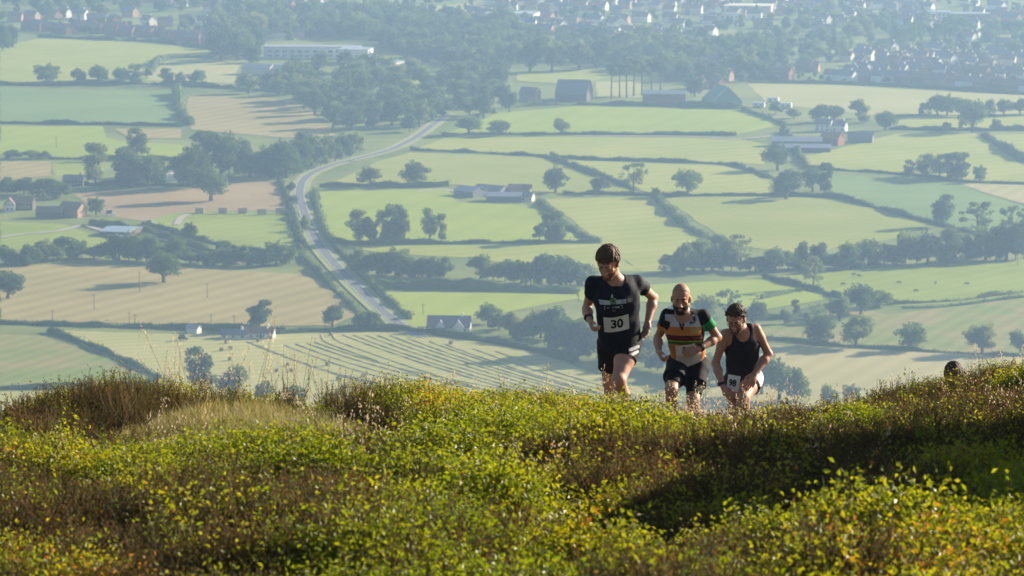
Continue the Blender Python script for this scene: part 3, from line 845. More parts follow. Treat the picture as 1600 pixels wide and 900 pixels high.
def window_mesh(w, h):
    k = (w, h)
    if k not in WIN:
        mb = MB()
        t = 0.09
        mb.box(-w / 2 - t, w / 2 + t, -0.10, 0.02, -t, 0); mb.box(-w / 2 - t, w / 2 + t, -0.10, 0.02, h, h + t)
        mb.box(-w / 2 - t, -w / 2, -0.09, 0.02, 0, h); mb.box(w / 2, w / 2 + t, -0.09, 0.02, 0, h); mb.box(-0.04, 0.04, -0.08, 0.02, 0, h)
        fr = mb.mesh('window', render_white)
        mb = MB(); mb.box(-w / 2, w / 2, -0.04, 0.01, 0, h); gl = mb.mesh('pane', glass_m)
        WIN[k] = (fr, gl)
    return WIN[k]
def house(name, label, px, py, W, D, H, R, rz, wall, roof, cat='house', group=None, chim=True, wins=(), door=None, over=0.4):
    e = link(name, None, loc=G(px, py), rz=math.radians(rz), label=label, cat=cat, group=group)
    w, r, c = gable_meshes(W, D, H, R, wall, roof, over, chim)
    link('wall', w, e); ro = link('roof', r, e)
    if c: link('chimney', c, ro)
    for (side, u, z, ww, wh) in wins:
        fr, gl = window_mesh(ww, wh)
        a = link('window', fr, e); b = link('pane', gl, a)
        if side == 'front': a.location = (u, -D / 2, z)
        else: a.location = (W / 2, u, z); a.rotation_euler = (0, 0, math.pi / 2)
    if door:
        mb = MB(); mb.box(door[0] - door[1] / 2, door[0] + door[1] / 2, -D / 2 - 0.08, -D / 2 + 0.02, 0, door[2])
        link('door', mb.mesh('door', wood_dark), e)
    return e

def flat_block(name, label, px, py, W, D, H, rz, wall, roof, wins=(), cat='building', group=None):
    e = link(name, None, loc=G(px, py), rz=math.radians(rz), label=label, cat=cat, group=group)
    mb = MB(); mb.box(-W / 2, W / 2, -D / 2, D / 2, -0.3, H); link('wall', mb.mesh('wall', wall), e)
    mb = MB(); mb.box(-W / 2 - 0.4, W / 2 + 0.4, -D / 2 - 0.4, D / 2 + 0.4, H + 0.02, H + 0.6); link('roof', mb.mesh('roof', roof), e)
    for (side, u, z, ww, wh) in wins:
        fr, gl = window_mesh(ww, wh)
        a = link('window', fr, e); link('pane', gl, a)
        if side == 'front': a.location = (u, -D / 2, z)
        else: a.location = (W / 2, u, z); a.rotation_euler = (0, 0, math.pi / 2)
    return e
def win_grid(side, u0, u1, n, zs, w, h):
    return [(side, u0 + (u1 - u0) * k / max(1, n - 1), z, w, h) for z in zs for k in range(n)]

flat_block('school_building', 'long low white flat-roofed building at the top of the dark wood', 488, 90, 78, 16, 9, -3, render_white, tin_grey, win_grid('front', -34, 34, 12, (1.2, 4.8), 3.5, 1.8))
flat_block('school_building', 'white wing at the right end of the long low building', 556, 98, 24, 24, 11, -8, render_white, tin_grey, win_grid('front', -8, 8, 4, (1.5, 5.2), 2.2, 1.6))
flat_block('school_building', 'small white block standing right of the dark wood', 610, 121, 17, 18, 12, -22, render_cream, tin_grey, win_grid('front', -5.5, 5.5, 3, (1.5, 5.5), 2.0, 1.6))
house('school_shed', 'pale roofed shed left below the long white building', 404, 116, 24, 12, 5.5, 2.5, -20, render_cream, tin_grey, 'shed', chim=False)
house('school_shed', 'second pale shed below the long white building', 442, 117, 18, 12, 5.0, 2.5, -25, render_cream, tin_grey, 'shed', chim=False)
house('barn', 'large dark gabled barn beside the lime green field', 897, 156, 23, 24, 6.0, 8.5, -12, wood_dark, tin_dark, 'barn', chim=False)
house('farmhouse', 'small dark roofed farmhouse left of the large barn', 828, 157, 13, 9, 5.5, 4, -28, brick_pale, slate, 'house', wins=win_grid('front', -4, 4, 3, (1, 3.4), 1.2, 1.3))
house('brick_shed', 'long low brick shed with grey roof by the pines', 1038, 160, 31, 10, 6.5, 2.2, -4, brick_red, tin_grey, 'shed', chim=False)
gs = house('green_shed', 'green gabled shed with pale roof edges', 1128, 164, 24, 22, 3.5, 10.5, -90 + 16, shed_green, shed_green, 'shed', chim=False)
mb = MB()
for sg in (-1, 1):
    mb.tube([(12.6, sg * 11.2, 3.6), (12.6, 0, 14.4)], 0.34, 4)
link('bargeboard', mb.mesh('bargeboard', render_white), gs)
for k, (x, y) in enumerate([(1186,168),(1208,160),(1228,169)]):
    e = link('caravan', None, loc=G(x, y), rz=math.radians(-12), label=['white caravan nearest the green gabled shed', 'white caravan behind the other two', 'white caravan farthest right by the yellow field'][k], cat='caravan', group='caravans by the shed')
    mb = MB(); mb.tube([(-4.2, 0, 1.9), (-3.9, 0, 1.9), (3.9, 0, 1.9), (4.2, 0, 1.9)], [1.5, 2.1, 2.1, 1.5], 10); link('body', mb.mesh('body', render_white), e)
    mb = MB(); mb.box(-2.6, -1.0, -2.1, -1.95, 1.6, 2.5); mb.box(0.8, 2.4, -2.1, -1.95, 1.6, 2.5); link('window', mb.mesh('window', glass_m), e)
    mb = MB()
    for sg in (-1, 1): mb.tube([(0.2, sg * 1.5, 0.4), (0.2, sg * 1.7, 0.4)], 0.4, 10)
    link('wheel', mb.mesh('wheel', wood_dark), e)
# grey farm in the middle
house('barn', 'grey roofed barn with pale gable in the middle farm', 735, 306, 15, 12, 3.4, 2.2, -42, tin_dark, tin_grey, 'barn', chim=False)
house('barn', 'dark roofed barn behind the pale gabled barn', 768, 303, 18, 11, 3.2, 2, -30, tin_dark, tin_dark, 'barn', chim=False)
house('farm_shed', 'low grey shed at the front of the middle farm', 788, 314, 20, 9, 3.2, 1.8, -6, tin_dark, tin_grey, 'shed', chim=False)
house('farmhouse', 'pale farmhouse at the right of the middle farm', 820, 314, 10, 7, 3.0, 2.2, -15, render_cream, slate, 'house', wins=win_grid('front', -4, 4, 3, (0.9, 2.9), 1.1, 1.1), door=(-2, 1, 2))
house('farm_shed', 'brown roofed shed behind the pale farmhouse', 812, 303, 13, 8, 3.6, 2.0, -8, brick_pale, tile_brown, 'shed', chim=False)
# farm at the right
house('long_barn', 'long grey roofed barn of the right farm', 1245, 228, 32, 11, 3.6, 2.4, -4, tin_dark, tin_grey, 'barn', chim=False)
house('long_barn', 'front long barn of the right farm with dark walls', 1258, 237, 32, 9, 3.0, 1.8, -3, wood_dark, tin_grey, 'barn', chim=False)
house('brick_barn', 'red brick barn at the end of the right farm', 1300, 226, 13, 10, 4.5, 3.5, -30, brick_red, tile_red, 'barn', chim=False)
house('farm_shed', 'dark shed farthest right of the right farm', 1345, 222, 16, 10, 4, 2.5, -12, tin_dark, tin_dark, 'shed', chim=False)
house('farmhouse', 'white farmhouse behind the right farm barns', 1287, 205, 11, 8, 5, 3.5, -20, render_white, slate, 'house', wins=win_grid('front', -3.5, 3.5, 3, (0.9, 3.0), 1.1, 1.2))
house('cottage', 'white cottage right of the white farmhouse', 1312, 205, 9, 7, 4, 3, -22, render_white, slate, 'house', wins=win_grid('front', -2.5, 2.5, 2, (0.9,), 1.1, 1.2))
# farm at the left
house('farmhouse', 'dark farmhouse with white gable at the left edge', 34, 327, 14, 8, 4.2, 3.2, -6, wood_dark, tile_brown, 'house', wins=win_grid('front', -1, 5, 4, (1.2,), 1.1, 1.2))
e = house('house_gable', 'white timbered gable house joined to the left farmhouse', 15, 330, 8, 6, 4.0, 3.4, -90 + 6, render_white, tile_brown, 'house', chim=False, wins=[('side', -1, 1.0, 1.0, 1.2), ('side', 1.2, 1.0, 1.0, 1.2)])
mb = MB()
for y0, z0, y1, z1 in ((-2.9, 4.0, 2.9, 4.0), (-2.2, 4.1, 0, 7.1), (2.2, 4.1, 0, 7.1), (-2.9, 0, -2.9, 4), (2.9, 0, 2.9, 4), (0, 4, 0, 7)):
    mb.tube([(4.05, y0, z0), (4.05, y1, z1)], 0.14, 4)
link('timber', mb.mesh('timber', wood_dark), e)
house('old_barn', 'old barn with sunlit pink gable at the left farm', 114, 338, 13, 9, 4.4, 3.6, -30, brick_pale, tile_brown, 'barn', chim=False)
house('old_barn', 'brown roofed range between the farmhouse and old barn', 78, 340, 14, 8, 3.4, 2.8, -4, wood_dark, tile_brown, 'barn', chim=False)
house('metal_shed', 'shed with shiny blue-grey roof by the farm track', 190, 366, 16, 22, 2.6, 1.2, -14, wood_dark, tin_blue, 'shed', chim=False)
house('cottage', 'small white gabled cottage hidden in the left wood', 260, 282, 8, 7, 5.0, 3, -40, render_white, tile_red, 'house')
house('cottage', 'dark cottage half hidden above the farm track hedge', 116, 290, 12, 8, 3.5, 2.8, -6, wood_dark, slate, 'house', wins=win_grid('front', -1, 3, 3, (1.2,), 1.0, 1.0))
# roadside houses
house('roadside_cottage', 'long white cottage with brown roof left of the road', 404, 528, 14, 6, 2.6, 2.3, -6, render_white, tile_brown, 'house', wins=win_grid('front', -5.5, 5.5, 5, (0.8,), 1.1, 1.1), door=(1.4, 1.0, 2.1))
house('roadside_cottage', 'dark roofed annex of the long white cottage', 366, 529, 11, 6, 2.2, 1.9, -4, render_white, slate, 'house', wins=win_grid('front', -4, 4, 3, (0.8,), 1.2, 1.1))
house('garden_shed', 'little white shed beside the annex', 303, 520, 5.5, 4, 2.3, 1.3, -25, render_white, tin_grey, 'shed', chim=False)
e = house('roadside_house', 'dark roofed house with white gables beside the road end', 702, 519, 19, 9, 3.2, 4.2, -4, render_white, slate, 'house', wins=win_grid('front', -6, 7, 4, (0.9,), 1.3, 1.3), door=(-1.2, 1.1, 2.1))
for gx in (-3.6, 4.4):
    mb = MB()
    i0 = [(gx - 2.4, -6.0, -0.2), (gx + 2.4, -6.0, -0.2), (gx + 2.4, -6.0, 3.1), (gx, -6.0, 5.8), (gx - 2.4, -6.0, 3.1)]
    i1 = [(p[0], -2.0, p[2]) for p in i0]
    mb.poly(i0); mb.poly(i1[::-1])
    for k in range(5): mb.poly([i0[k], i0[(k + 1) % 5], i1[(k + 1) % 5], i1[k]][::-1])
    gb = link('gable_bay', mb.mesh('gable_bay', render_white), e)
    mb = MB()
    for sg in (-1, 1):
        a = [(gx + sg * 2.8, -6.3, 2.75), (gx, -6.3, 5.95), (gx, -6.3, 6.2), (gx + sg * 2.8, -6.3, 3.0)]
        b = [(p[0], -0.6, p[2]) for p in a]
        mb.poly(a); mb.poly(b[::-1])
        for k in range(4): mb.poly([a[k], a[(k + 1) % 4], b[(k + 1) % 4], b[k]][::-1])
    link('bay_roof', mb.mesh('bay_roof', slate), gb)
# large blocks in the town
flat_block('apartment_block', 'white three-storey block with small windows at the town top right', 1467, 35, 20, 14, 9.5, -3, render_white, tin_grey, win_grid('front', -8, 8, 5, (1.0, 3.9, 6.8), 1.6, 1.5))
flat_block('brick_block', 'long dark brick block right of the white three-storey block', 1515, 36, 36, 14, 8.5, -3, brick_red, tin_grey, win_grid('front', -15, 15, 9, (1.0, 3.9), 1.4, 1.4))
flat_block('hotel_block', 'pale blue-white stepped block near the top centre right', 1130, 34, 30, 12, 7, -5, render_white, slate, win_grid('front', -12, 12, 7, (1.0, 4.0), 1.6, 1.5))
flat_block('hotel_block', 'pale stepped block left of the other pale stepped block', 1108, 35, 18, 12, 5.5, -5, render_white, slate, win_grid('front', -7, 7, 4, (1.0,), 1.6, 1.5))
flat_block('warehouse', 'large warehouse with long pale roof near the top centre', 800, 32, 46, 30, 7, -12, render_cream, tin_grey)
flat_block('warehouse', 'wide flat warehouse with cream roof near the top right', 1170, 18, 44, 30, 6, -8, render_cream, render_cream)
house('town_hall', 'broad white gabled building among the central town trees', 965, 46, 14, 15, 6, 5, -70, render_white, slate, 'building', chim=False)

# rows of town houses
TOWN = [
 ('in the brick row above the top left field', 'brick row', [(44,46),(60,47),(76,49),(92,52),(104,53),(122,47),(138,49),(152,52),(170,52),(176,56),(188,50),(200,56),(212,54),(228,58),(236,57),(250,58),(262,64),(270,62),(286,64),(298,68),(312,62),(330,70)], (brick_red, brick_red, brick_red, brick_pale), (tile_brown, slate), (-52, -18)),
 ('in the back row of the top left houses', 'back row', [(24,34),(50,32),(86,30),(102,27),(126,30),(150,36),(178,38),(204,26),(232,40),(258,42),(290,38),(318,40),(345,38),(362,34)], (render_white, brick_pale, brick_red), (slate, tile_brown), (-60, 20)),
 ('in the upper left town along the top edge', 'upper left', [(204,4),(222,5),(240,4),(262,8),(283,10),(296,3),(312,4),(330,18),(352,6),(374,16)], (render_cream, render_white, brick_pale), (slate, tile_red), (-50, 10)),
 ('among the trees above the long white building', 'above school', [(432,10),(450,14),(470,12),(484,16),(500,6),(438,40),(456,46),(480,44),(500,52),(522,56),(560,20),(572,18),(470,58),(440,60),(495,12)], (brick_pale, render_white, brick_red), (slate, tile_brown), (-50, 10)),
 ('in the tree gaps right of the long white building', 'tree gaps', [(636,70),(655,70),(672,42),(708,34),(722,32),(735,36),(700,24),(742,26),(760,30),(615,24),(640,24)], (render_cream, render_white, brick_pale), (slate, tile_red), (-60, -10)),
 ('in the town centre above the park trees', 'town centre', [(790,42),(800,54),(812,50),(826,44),(838,40),(850,54),(862,52),(872,46),(884,54),(892,40),(903,54),(916,50),(925,56),(938,58),(948,62),(955,58),(980,56),(990,60),(1004,62),(1020,60),(1030,54),(1050,60),(1076,62),(1092,58),(1110,56)], (render_white, render_white, brick_pale, render_cream), (slate, tile_brown), (-60, 0)),
 ('in the upper town near the top edge', 'upper town', [(770,8),(786,12),(800,16),(812,6),(828,14),(842,6),(850,18),(866,12),(880,18),(890,6),(904,14),(920,24),(936,16),(952,8),(962,22),(980,12),(996,18),(1012,8),(1028,16),(1046,22),(1060,10),(1076,20),(1090,8),(1104,16),(1122,8),(1148,8),(1190,12)], (render_cream, brick_pale, render_white), (slate, tile_red, tile_brown), (-60, 10)),
 ('in the town behind the green gabled shed', 'behind shed', [(1100,112),(1112,106),(1128,108),(1150,98),(1166,92),(1120,138),(1134,126),(1092,138),(1060,110),(1076,116),(1148,112)], (render_white, brick_red, brick_pale), (slate, tile_brown), (-55, -10)),
 ('in the front terrace above the yellow field', 'front terrace', [(1206,122),(1222,123),(1258,112),(1270,112),(1300,126),(1322,128),(1340,124),(1352,128),(1366,128),(1380,128),(1396,128),(1410,130),(1424,130),(1438,131),(1452,133),(1466,133),(1480,133),(1494,136),(1508,137),(1522,138),(1536,140),(1550,139),(1564,141),(1578,143),(1592,143),(1608,144),(1624,145)], (brick_red, render_white, brick_pale), (slate, tile_brown), (-40, -6)),
 ('in the second row behind the front terrace', 'second row', [(1330,118),(1346,116),(1362,114),(1378,116),(1392,114),(1406,118),(1420,114),(1434,118),(1448,118),(1462,118),(1476,116),(1490,120),(1504,118),(1518,120),(1532,122),(1546,120),(1560,124),(1576,122),(1592,126),(1610,126)], (brick_pale, render_white, brick_red), (slate, tile_brown), (-45, -8)),
 ('in the third row among the right town trees', 'third row', [(1324,96),(1345,92),(1352,94),(1378,96),(1392,80),(1408,98),(1424,92),(1440,96),(1456,84),(1464,82),(1480,100),(1496,64),(1512,66),(1520,64),(1534,100),(1556,88),(1568,76),(1574,102),(1590,98),(1606,100)], (render_white, brick_pale, render_cream), (slate, tile_brown), (-50, -8)),
 ('on the slope at the upper right of town', 'upper slope', [(1206,14),(1220,10),(1236,16),(1250,14),(1266,20),(1278,12),(1290,24),(1300,32),(1288,54),(1280,48),(1312,36),(1326,8),(1340,16),(1352,36),(1364,38),(1376,14),(1390,20),(1396,34),(1404,12),(1418,28),(1428,24),(1436,10),(1448,18),(1550,30),(1566,26),(1582,36),(1594,32),(1606,28),(1320,42),(1360,10)], (render_cream, brick_pale, render_white), (tile_brown, slate, tile_red), (-55, 10)),
]
for place, poly, nn, sd in (('scattered through the upper right streets', ((1210,2),(1600,6),(1600,40),(1400,50),(1210,34)), 30, 5), ('scattered through the upper middle streets', ((770,0),(1200,2),(1200,50),(1000,46),(780,30)), 30, 6),
                            ('in the streets above the front terrace', ((1330,84),(1600,92),(1600,120),(1350,112)), 26, 7)):
    TOWN.append((place, place, scatter(poly, nn, 11, sd), (render_cream, render_white, brick_pale), (tile_red, tile_brown, slate), (-60, 0)))
SIZES = [(13, 9, 5.4, 3.8), (11, 8.5, 5.2, 3.6), (16, 9, 5.4, 3.8), (10, 8, 5.0, 3.4)]
HPX = []
for place, key, pts, walls, roofs, (a0, a1) in TOWN:
    for k, (x, y) in enumerate(sorted(pts)):
        sz = SIZES[rng.randrange(4)]
        wl, rf = walls[rng.randrange(len(walls))], roofs[rng.randrange(len(roofs))]
        lab = '%s from left, %s house %s' % (ORD[k], WALLN[wl.name], place)
        house('house', lab, x, y, *sz, rng.uniform(a0, a1), wl, rf, 'house', 'houses ' + place)
        HPX.append((x, y))

# ================================================================== small things of the valley
pole_m = mat('pole_wood', (0.17, 0.14, 0.12, 1), 0.9, 0.2, 2.0)
POLES = [(147,485,26,'pole standing alone in the middle of the straw field'), (218,457,33,'pole left of the lone oak in the straw field'), (324,466,24,'pole in the right half of the straw field'),
 (82,501,17,'pole near the left end of the dark hedge'), (202,508,21,'left pole of the close pair behind the dark hedge'), (211,508,18,'right pole of the close pair behind the dark hedge'),
 (330,509,19,'pole behind the hedge left of the white cottage'), (366,510,18,'pole behind the annex of the white cottage'), (88,232,18,'pole in the lime field at the left'),
 (661,492,18,'pole by the dark roofed house'), (516,452,24,'pole beside the road above the straw field'), (1451,420,24,'pale pole in front of the right belt'), (1590,415,20,'pole at the right end of the belt')]
for x, y, h, lab in POLES:
    e = link('utility_pole', None, loc=G(x, y), label='wooden utility ' + lab, cat='pole', group='utility poles')
    H = h / PXM(x, y)
    mb = MB(); mb.tube([(0, 0, -0.2), (0, 0, H)], [0.2, 0.13], 8); link('post', mb.mesh('post', pole_m), e)
    mb = MB(); mb.box(-0.9, 0.9, -0.22, -0.1, H - 0.7, H - 0.55)
    for q in (-0.8, 0, 0.8): mb.tube([(q, -0.16, H - 0.55), (q, -0.16, H - 0.3)], 0.06, 5)
    link('crossarm', mb.mesh('crossarm', pole_m), e)
bale_m = mat('bale_straw', (0.20, 0.17, 0.07, 1), 0.95, 0.3, 3.0)
def bale_mesh():
    mb = MB(); n = 14
    xs = [-0.62, -0.58, 0.58, 0.62]
    mb.tube([(x, 0, 0.68) for x in xs], [0.60, 0.69, 0.69, 0.60], n)
    return mb.mesh('roll', bale_m)
def net_mesh():
    mb = MB()
    for x in (-0.4, -0.13, 0.13, 0.4): mb.tube([(x - 0.02, 0, 0.68), (x + 0.02, 0, 0.68)], 0.705, 14)
    return mb.mesh('twine', mat('bale_twine', (0.3, 0.27, 0.15, 1)))
BM, BN = bale_mesh(), net_mesh()
BALES = [(354,536.5,'topmost of the four bales left of the swaths'), (346,548.5,'leftmost of the four bales above the bush trees'), (360,546,'rightmost of the four bales above the bush trees'), (359.5,563,'lowest of the four bales above the bush trees'),
 (403,534,'bale at the left end of the longest swath'), (449,572,'upper bale of the three left of the lowest swath'), (432,581,'left bale of the three under the lowest swath'), (455,581,'right bale of the three under the lowest swath'),
 (511,571,'bale between the two lowest swaths'), (528.5,594,'bale touching the lowest swath near the crest'), (568,589,'bale between swaths in the middle'), (704.5,537.5,'bale at the upper right end of the swaths'),
 (517,524,'bale at the head of the swaths'), (664,610,'bale low in the swaths near the crest'), (619,613,'bale on the lowest swath above the crest')]
for x, y, lab in BALES:
    e = link('round_bale', None, loc=G(x, y, 0.3), rz=rng.uniform(0, 3), label='round straw bale, ' + lab, cat='bale', group='round bales in the hay field')
    e.scale = (1.15, 1.15, 1.15)
    link('roll', BM, e); link('twine', BN, e)
# straw stacks at the field edge
for k, (x, y) in enumerate([(312,334),(348,334),(379,334),(409,336),(438,334)]):
    e = link('straw_stack', None, loc=G(x, y), rz=0.1 * k, label='%s brown straw stack from left along the green paddock' % ORD[k], cat='straw stack', group='straw stacks by the paddock')
    for q in range(6):
        mb = MB(); z = (q // 2) * 1.2
        mb.box(-2.4 + (q % 2) * 2.42, -0.02 + (q % 2) * 2.42, -1.0 + 0.05 * q, 1.0, z + 0.01, z + 1.18)
        link('bale', mb.mesh('bale', mat('stack_straw', (0.50, 0.36, 0.21, 1), 0.95, 0.25, 1.5)), e)
# grazing cattle: one continuous body each
cow_dark = mat('cow_hide', (0.05, 0.035, 0.028, 1), 0.7, 0.4, 1.0)
def cow_mesh():
    mb = MB()
    mb.tube([(-1.0, 0, 1.12), (-0.85, 0, 1.12), (-0.2, 0, 1.05), (0.5, 0, 1.08), (0.85, 0, 1.15), (1.15, 0, 1.0), (1.45, 0, 0.55), (1.62, 0, 0.22), (1.72, 0, 0.12)],
            [0.2, 0.33, 0.37, 0.36, 0.3, 0.21, 0.17, 0.15, 0.08], 10)
    for sx, sy in ((0.55, 1), (0.55, -1), (-0.75, 1), (-0.75, -1)):
        b = -0.08 if sx < 0 else 0.04
        mb.tube([(sx, sy * 0.18, 1.0), (sx - b, sy * 0.2, 0.6), (sx + b, sy * 0.2, 0.35), (sx + 0.02, sy * 0.2, 0.0)], [0.15, 0.09, 0.06, 0.07], 7)
    mb.tube([(-1.0, 0, 1.25), (-1.15, 0, 1.0), (-1.14, 0, 0.5)], [0.05, 0.035, 0.06], 5)
    for sy in (-1, 1): mb.tube([(1.42, sy * 0.12, 0.66), (1.36, sy * 0.32, 0.7)], [0.06, 0.03], 5)
    return mb.mesh('cow', cow_dark, True)
CM = cow_mesh()
COWS = [(1334,431,'upper left of the close pair'), (1342,433,'right of the close pair'), (1317,446,'leftmost of the herd'), (1405,444,'between the pair and the tall bush'), (1431,456.5,'lowest of the herd'), (1462,444,'second from right of the herd'), (1511,445.5,'rightmost of the herd')]
for x, y, lab in COWS:
    link('cow', CM, loc=G(x, y, 0.3), rz=rng.uniform(0, 6.28), label='dark grazing cow, %s in the right green field' % lab, cat='cow', group='cattle grazing at right')
# vehicles
def car(px, py, rz, colr, label, name='car', long=4.3, tall=1.5):
    e = link(name, None, loc=G(px, py, 0.52), rz=rz, label=label, cat='car' if name == 'car' else name.replace('_', ' '))
    paint_m = mat('paint_%s' % label[:12], colr, 0.25, 0.03, 1.0, 0.5)
    L = long / 2; mb = MB()
    prof = [(-L, 0.35), (-L, 0.85), (-L * 0.92, 0.95), (-L * 0.6, tall - 0.06), (-L * 0.4, tall), (L * 0.2, tall), (L * 0.5, 0.98), (L * 0.95, 0.8), (L, 0.6), (L, 0.35)]
    a = [(x, -0.88, z) for x, z in prof]; b = [(x, 0.88, z) for x, z in prof]
    mb.poly(a); mb.poly(b[::-1])
    for k in range(len(a)): mb.poly([a[k], b[k], b[(k + 1) % len(a)], a[(k + 1) % len(a)]])
    link('body', mb.mesh('body', paint_m), e)
    mb = MB()
    for sg in (-1, 1): mb.box(-L * 0.62, L * 0.3, sg * 0.885 - 0.01, sg * 0.885 + 0.01, 0.95, tall - 0.12)
    link('window', mb.mesh('window', glass_m), e)
    for sx in (-0.62, 0.62):
        for sg in (-1, 1):
            mb = MB(); mb.tube([(sx * L, sg * 0.72, 0.32), (sx * L, sg * 0.92, 0.32)], 0.32, 12); link('wheel', mb.mesh('wheel', wood_dark), e)
    return e
car(551, 252, 0.6, (0.8, 0.8, 0.8, 1), 'white car driving round the road bend')
car(234, 350, 0.1, (0.45, 0.62, 0.6, 1), 'pale green van parked on the farm track', 'van', 5.6, 2.3)
car(172, 336, 0.2, (0.75, 0.78, 0.8, 1), 'silver white horse lorry parked beside the old barn', 'lorry', 6.5, 3.0)
car(186, 370, 0.3, (0.8, 0.8, 0.8, 1), 'small white car in front of the shiny roofed shed')
car(286, 531, 0.2, (0.05, 0.07, 0.06, 1), 'dark green tractor parked under the little white shed', 'tractor', 4.6, 2.6)
# ================================================================== the hill the camera stands on
CR_PX = np.array([-400, 0, 120, 220, 350, 480, 620, 700, 800, 900, 1000, 1050, 1150, 1250, 1340, 1400, 1480, 1600, 1800, 2100])
CR_TOP = np.array([700, 718, 720, 720, 714, 708, 712, 700, 682, 682, 700, 708, 704, 692, 686, 676, 658, 632, 614, 614])
def hill(x, y):
    """height relative to the camera"""
    x = np.asarray(x, float); y = np.asarray(y, float)
    yc = np.clip(y, -60, 46.0)
    z = np.where(yc > 0, -1.6 - 0.105 * yc - 0.0008 * yc ** 2, -1.6 - 0.05 * yc)
    z = z - 0.008 * np.maximum(yc - 24, 0) ** 2 - 0.40 * np.maximum(y - 46.0, 0)
    crest = -(np.interp(800 + x * 240.0, CR_PX, CR_TOP) - 640) / 240.0
    w = np.clip((y - 15) / 9, 0, 1); w = w * w * (3 - 2 * w); w = w * np.clip((48 - y) / 14, 0, 1)
    z = z + crest * w
    # the hill's shoulder rising to the right of the view: its long shadow falls across the slope
    u = x - (0.1333 * y + 0.22) + 0.25 * vnoise(y * 0.7, 0 * y, 9)
    sm = np.clip(u / 2.2, 0, 1); sm = sm * sm * (3 - 2 * sm)
    e0 = np.clip((y - 13.2) / 2.2, 0, 1); e1 = np.clip((22.8 - y) / 4.0, 0, 1)
    z = z + SHOULDER * sm * e0 * e0 * (3 - 2 * e0) * e1 * np.clip((14 - x) / 8, 0, 1)
    z = z + 0.47 * np.exp(-((x + 1.70) / 1.25) ** 4 - ((y - 22.6) / 2.1) ** 2) + 0.06 * vnoise(x * 2.3, y * 1.1, 41) * np.exp(-((x + 1.7) / 1.3) ** 2 - ((y - 22) / 2.5) ** 2)      # the trodden knoll of the path
    near = np.clip((60 - np.abs(y)) / 30, 0, 1)
    z = z + near * (0.09 * fbm(x * 0.5, y * 0.35, 4) + 0.05 * fbm(x * 1.6, y * 1.2, 5))
    return z
SHOULDER = 2.42

ys = np.concatenate([np.linspace(-300, -20, 12), np.linspace(-15, 3, 14), np.linspace(3.3, 30, 150), np.linspace(30.6, 60, 40), np.linspace(64, 830, 60)])
us = np.linspace(-1, 1, 161); us = np.sign(us) * np.abs(us) ** 1.6
vv = []
for y in ys:
    half = 40 + 0.5 * abs(y)
    xs = us * half
    z = hill(xs, np.full_like(xs, y)) + CAM_H
    vv.append(np.stack([xs, np.full_like(xs, y), np.maximum(z, -0.4)], 1))
vv = np.array(vv); nyy, nxx = vv.shape[:2]
idx = np.arange(nyy * nxx).reshape(nyy, nxx)
ff = np.stack([idx[:-1, :-1], idx[:-1, 1:], idx[1:, 1:], idx[1:, :-1]], -1).reshape(-1, 4)
soil = field_mat('hill_soil', (0.045, 0.035, 0.018), (0.09, 0.075, 0.03), 0.8)
link('hill', mesh_from('hill', vv.reshape(-1, 3), ff, [soil], smooth=True), kind='structure')

# ------------------------------------------------------------------ plants of the moor
bil_leaf = leafmat('bilberry_leaf', [(0.0, (0.038, 0.076, 0.008)), (0.3, (0.085, 0.138, 0.010)), (0.6, (0.158, 0.196, 0.012)), (0.94, (0.235, 0.230, 0.018)), (0.99, (0.26, 0.12, 0.03))], 0.46, 0.45, 0.3, (2.1, 1.85, 0.38), patch=0.9, rnd=(0.55, 1.1, -0.20))
stem_m = mat('plant_stem', (0.10, 0.075, 0.03, 1), 0.8, 0.3, 20.0)
hea_leaf = leafmat('heather_leaf', [(0.0, (0.026, 0.028, 0.011)), (0.4, (0.062, 0.060, 0.020)), (0.72, (0.125, 0.105, 0.038)), (0.90, (0.200, 0.120, 0.050)), (1.0, (0.19, 0.085, 0.045))], 0.38, 0.7, 0.2, (1.3, 1.0, 0.7), patch=1.1)
gr_leaf = leafmat('grass_blade', [(0.0, (0.13, 0.160, 0.045)), (0.4, (0.22, 0.225, 0.085)), (0.7, (0.31, 0.285, 0.14)), (1.0, (0.40, 0.35, 0.20))], 0.45, 0.5, 0.3, (1.3, 1.15, 0.7), patch=1.0)
seed_m = leafmat('grass_seed', [(0.0, (0.46, 0.38, 0.29)), (1.0, (0.62, 0.54, 0.44))], 0.5, 0.6, 0.3, (1.2, 1.05, 0.9), patch=2.0)

def leafset(bases, dirs, length, width, r, fold=0.25):
    """narrow rhombic leaves: base points, directions"""
    m = len(bases)
    d = dirs / (np.linalg.norm(dirs, axis=1)[:, None] + 1e-9)
    s = np.cross(d, r.normal(size=(m, 3))); s /= np.linalg.norm(s, axis=1)[:, None] + 1e-9
    n = np.cross(d, s)
    l = np.asarray(length).reshape(-1, 1); w = np.asarray(width).reshape(-1, 1)
    mid = bases + d * l * 0.5 - n * w * fold
    v = np.stack([bases, mid + s * w * 0.5, bases + d * l, mid - s * w * 0.5], 1).reshape(-1, 3)
    return v, np.arange(4 * m).reshape(m, 4)

def stems_mesh(paths, rad):
    mb = MB()
    for p in paths: mb.tube(p, [rad, rad * 0.8, rad * 0.5][:len(p)] if len(p) == 3 else rad, 3)
    return mb

